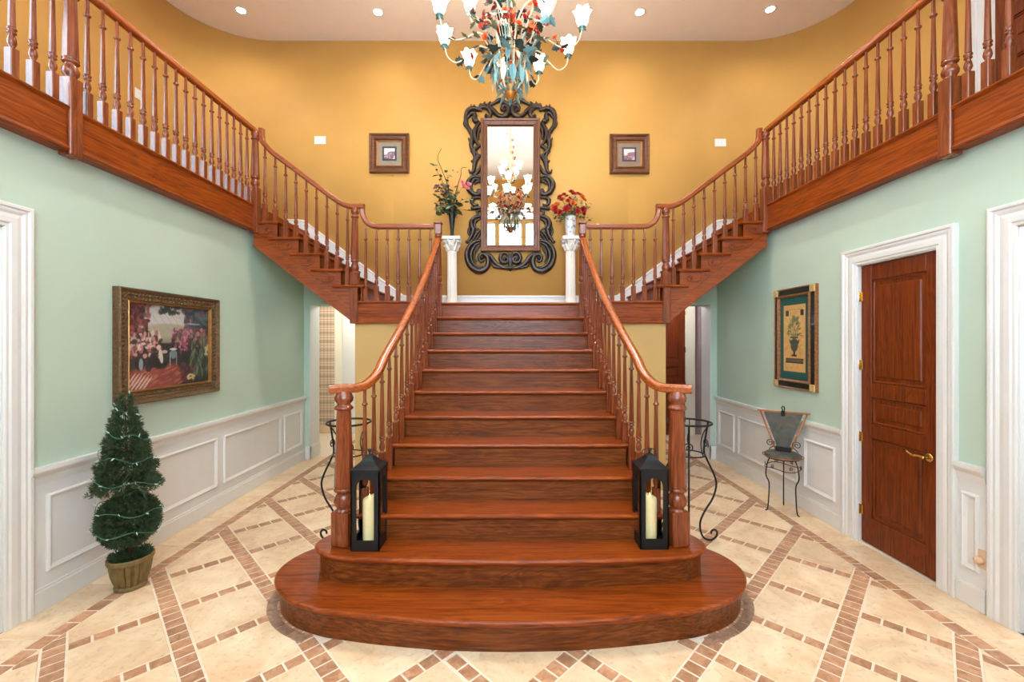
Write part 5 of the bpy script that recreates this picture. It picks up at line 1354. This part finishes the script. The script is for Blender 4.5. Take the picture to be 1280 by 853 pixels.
for sx in (-1, 1):
    w_ = 0.188; h_ = 0.534; lx, ly = sx*0.958, 2.82+w_/2
    if sx > 0: ly = 2.845+w_/2
    side = 'on the side of the topiary' if sx < 0 else 'on the side of the brown door'
    t = thing('lantern', 'black metal candle lantern with arched openings, standing ' + side, 'lantern', (lx, ly, 2*R_+0.001))
    for k in range(4):
        mb = MB(); lantern_face(mb, w_, h_, 0.036, 0.07, 0.475, 0.007, k*math.pi/2); obj('side_panel', mb, M['lantern'], t, False)
    mb = MB(); mb.box(-w_/2+0.006, w_/2-0.006, -w_/2+0.006, w_/2-0.006, 0.004, 0.03); obj('base_plate', mb, M['lantern'], t, False)
    mb = MB(); V = []; pr_ = [(0.099, 0.526), (0.099, 0.537), (0.07, 0.556), (0.045, 0.58), (0.026, 0.606), (0.012, 0.618)]
    mb.lathe([(r*S2, z) for r, z in pr_], 4, (0, 0, 0), False, math.pi/4); rf = obj('roof', mb, M['lantern'], t, False)
    mb = MB(); mb.lathe([(0.006, 0.615), (0.006, 0.63), (0.013, 0.638), (0.013, 0.646), (0.001, 0.655)], 10); obj('finial', mb, M['lantern'], rf, False)
    mb = MB(); mb.tube([(0.055*math.cos(a)*1.0, 0.012*math.sin(a), 0.625+0.022*math.sin(a)) for a in [2*math.pi*k/24 for k in range(24)]], 0.0035, 6, True); obj('ring_handle', mb, M['lantern'], rf, False)
    t = thing('candle', 'ivory pillar candle inside the black lantern ' + side, 'candle', (lx, ly, 2*R_+0.032))
    mb = MB(); n = 24; V = []; cp = [(0.0, 0.0), (0.044, 0.0), (0.045, 0.006), (0.045, 0.28), (0.043, 0.298), (0.038, 0.298), (0.03, 0.285), (0.0, 0.28)]
    for i, (r, z) in enumerate(cp):
        for k in range(n):
            a = 2*math.pi*k/n; tl = 0.016*math.cos(a-(0.0 if sx < 0 else math.pi)) if 3 <= i <= 5 else 0; V.append((r*math.cos(a), r*math.sin(a), z+tl))
    mb.add(V, [(i*n+k, i*n+(k+1) % n, (i+1)*n+(k+1) % n, (i+1)*n+k) for i in range(len(cp)-1) for k in range(n)], True); obj('wax', mb, M['wax'], t, False)
    mb = MB(); mb.lathe([(0.002, 0.278), (0.006, 0.288), (0.005, 0.30), (0.0005, 0.318)], 8); obj('flame', mb, M['flame'], t, False)

# ------------------------------------------------------------------ wrought iron plant stands
for sx in (-1, 1):
    px = -1.412 if sx < 0 else 1.562; py = 3.74
    t = thing('plant_stand', 'empty black iron plant stand behind the newel ' + ('on the side of the topiary' if sx < 0 else 'on the side of the brown door'), 'plant stand', (px, py, 0))
    circ = lambda r, z, n=36: [(r*math.cos(2*math.pi*k/n), r*math.sin(2*math.pi*k/n), z) for k in range(n)]
    mb = MB(); mb.tube(circ(0.182, 1.05), 0.009, 8, True); obj('top_ring', mb, M['iron'], t, False)
    mb = MB(); mb.tube(circ(0.130, 0.775), 0.006, 8, True); obj('lower_ring', mb, M['iron'], t, False)
    prf = [(0.176, 1.05), (0.158, 0.95), (0.138, 0.80), (0.165, 0.72), (0.225, 0.60), (0.254, 0.50), (0.222, 0.38), (0.148, 0.27), (0.105, 0.18), (0.105, 0.10), (0.135, 0.035), (0.19, 0.010), (0.24, 0.025), (0.262, 0.065), (0.243, 0.098), (0.212, 0.09), (0.205, 0.065)]
    for k in range(3):
        a = 2*math.pi*k/3 + (0.12 if sx > 0 else math.pi-0.12)
        q = lambda r, z, e=0.0: (r*math.cos(a)-e*math.sin(a), r*math.sin(a)+e*math.cos(a), z)
        mb = MB(); mb.tube(crv([q(r, z) for r, z in prf], 4), 0.0085, 8); obj('leg', mb, M['iron'], t, False)
        mb = MB(); mb.tube([q(0.150+0.003, 0.86+b, c_) for c_, b in spiral(0, 0, 0.008, 0.042, 1.6, 0.0)], 0.005, 6); obj('scroll', mb, M['iron'], t, False)
        a2 = a+math.pi/3
        mb = MB(); mb.tube(crv([(0.18*math.cos(a2), 0.18*math.sin(a2), 1.05), (0.13*math.cos(a2), 0.13*math.sin(a2), 0.98), (0.10*math.cos(a2+.15), 0.10*math.sin(a2+.15), 0.88), (0.12*math.cos(a2), 0.12*math.sin(a2), 0.8), (0.13*math.cos(a2), 0.13*math.sin(a2), 0.775)], 4), 0.005, 6); obj('scroll', mb, M['iron'], t, False)

# ------------------------------------------------------------------ slate chair
M['slate'] = stone('slate', [rgb(54, 58, 52), rgb(80, 80, 72), rgb(112, 84, 66)], 9.0, 0.55, 0.0, False)
M['copper'] = plain('copper_bar', rgb(160, 104, 70), 0.4, 0.6, var=0.2)
M['seat_slate'] = stone('seat_slate', [rgb(52, 52, 46), rgb(72, 70, 62), rgb(92, 88, 78)], 12.0, 0.6, 0.0, False)
t = thing('slate_chair', 'small iron chair with a round slate seat and wedge shaped slate back', 'chair', (2.825, 4.44, 0))
t.rotation_euler = (0, 0, -0.62)
mb = MB(); mb.lathe([(0.0, 0.555), (0.155, 0.555), (0.165, 0.562), (0.165, 0.582), (0.15, 0.6), (0.0, 0.603)], 28, caps=False); st_ = obj('seat', mb, M['seat_slate'], t, False)
mb = MB(); mb.tube([(0.182*math.cos(2*math.pi*k/32), 0.182*math.sin(2*math.pi*k/32), 0.572) for k in range(32)], 0.005, 6, True); obj('seat_rim', mb, M['copper'], st_, False)
mb = MB(); mb.tube([(0.15*math.cos(2*math.pi*k/32), 0.15*math.sin(2*math.pi*k/32), 0.552) for k in range(32)], 0.005, 6, True); obj('seat_ring', mb, M['iron'], t, False)
for k, (fx_, fy_) in enumerate(((-0.15, -0.10), (0.15, -0.10), (0.0, 0.17))):
    u_ = Vector((fx_, fy_, 0)).normalized()
    pr_ = [(0.13, 0.553), (0.155, 0.50), (0.172, 0.40), (0.165, 0.35), (0.14, 0.29), (0.142, 0.15), (0.155, 0.02), (0.178, 0.006)]
    mb = MB(); mb.tube(crv([(u_.x*r, u_.y*r, z) for r, z in pr_], 4), 0.0062, 7); obj('leg', mb, M['iron'], t, False)
    a = math.atan2(u_.y, u_.x)
    for dlt in (0.45, -0.45):
        mb = MB(); b = a+dlt; sp = spiral(0, 0, 0.004, 0.022, 1.4, math.pi/2)
        mb.tube([(0.158*math.cos(b+p*5), 0.158*math.sin(b+p*5), 0.475+q_) for p, q_ in sp], 0.0035, 5); obj('scroll', mb, M['iron'], t, False)
mb = MB(); mb.tube([(0.162*math.cos(2*math.pi*k/28), 0.162*math.sin(2*math.pi*k/28), 0.45+0.012*math.cos(6*math.pi*k/28)) for k in range(28)], 0.004, 6, True); obj('stretcher', mb, M['iron'], t, False)
yb = 0.07
mb = MB(); mb.prism([(-0.175, 1.005), (0.175, 1.005), (0.055, 0.645), (-0.055, 0.645)], 1, yb-0.008, yb+0.008); o = obj('backrest', mb, M['slate'], t, False); o['label'] = 'mottled slate back panel'
mb = MB(); mb.cbox(-0.235, 0.235, yb-0.014, yb+0.006, 1.005, 1.025, 0.004); obj('top_bar', mb, M['copper'], o, False)
for s_ in (-1, 1):
    mb = MB(); mb.tube([(s_*0.208, yb, 1.01), (s_*0.075, yb, 0.635), (s_*0.06, yb, 0.60)], 0.008, 6); obj('back_bar', mb, M['copper'], t, False)
    mb = MB(); mb.tube([(s_*(0.12+p), yb+0.03, 0.67+q_) for p, q_ in spiral(0, 0, 0.006, 0.045, 1.7, 0)] + [(s_*0.13, yb+0.03, 0.60)], 0.0045, 6); obj('scroll', mb, M['iron'], t, False)
mb = MB(); mb.cbox(-0.07, 0.07, yb-0.02, yb+0.02, 0.60, 0.65, 0.004); obj('back_bracket', mb, M['iron'], t, False)
mb = MB(); mb.tube(crv([(0.0, yb-0.02, 1.0), (0.0, yb-0.025, 1.03), (-0.012, yb-0.02, 1.06), (0.0, yb-0.01, 1.075), (0.012, yb, 1.06), (0.01, yb+0.01, 1.02)], 4), 0.0055, 6); mb.cbox(-0.018, 0.018, yb-0.028, yb-0.012, 0.975, 1.03, 0.003); obj('hook', mb, M['iron'], t, False)
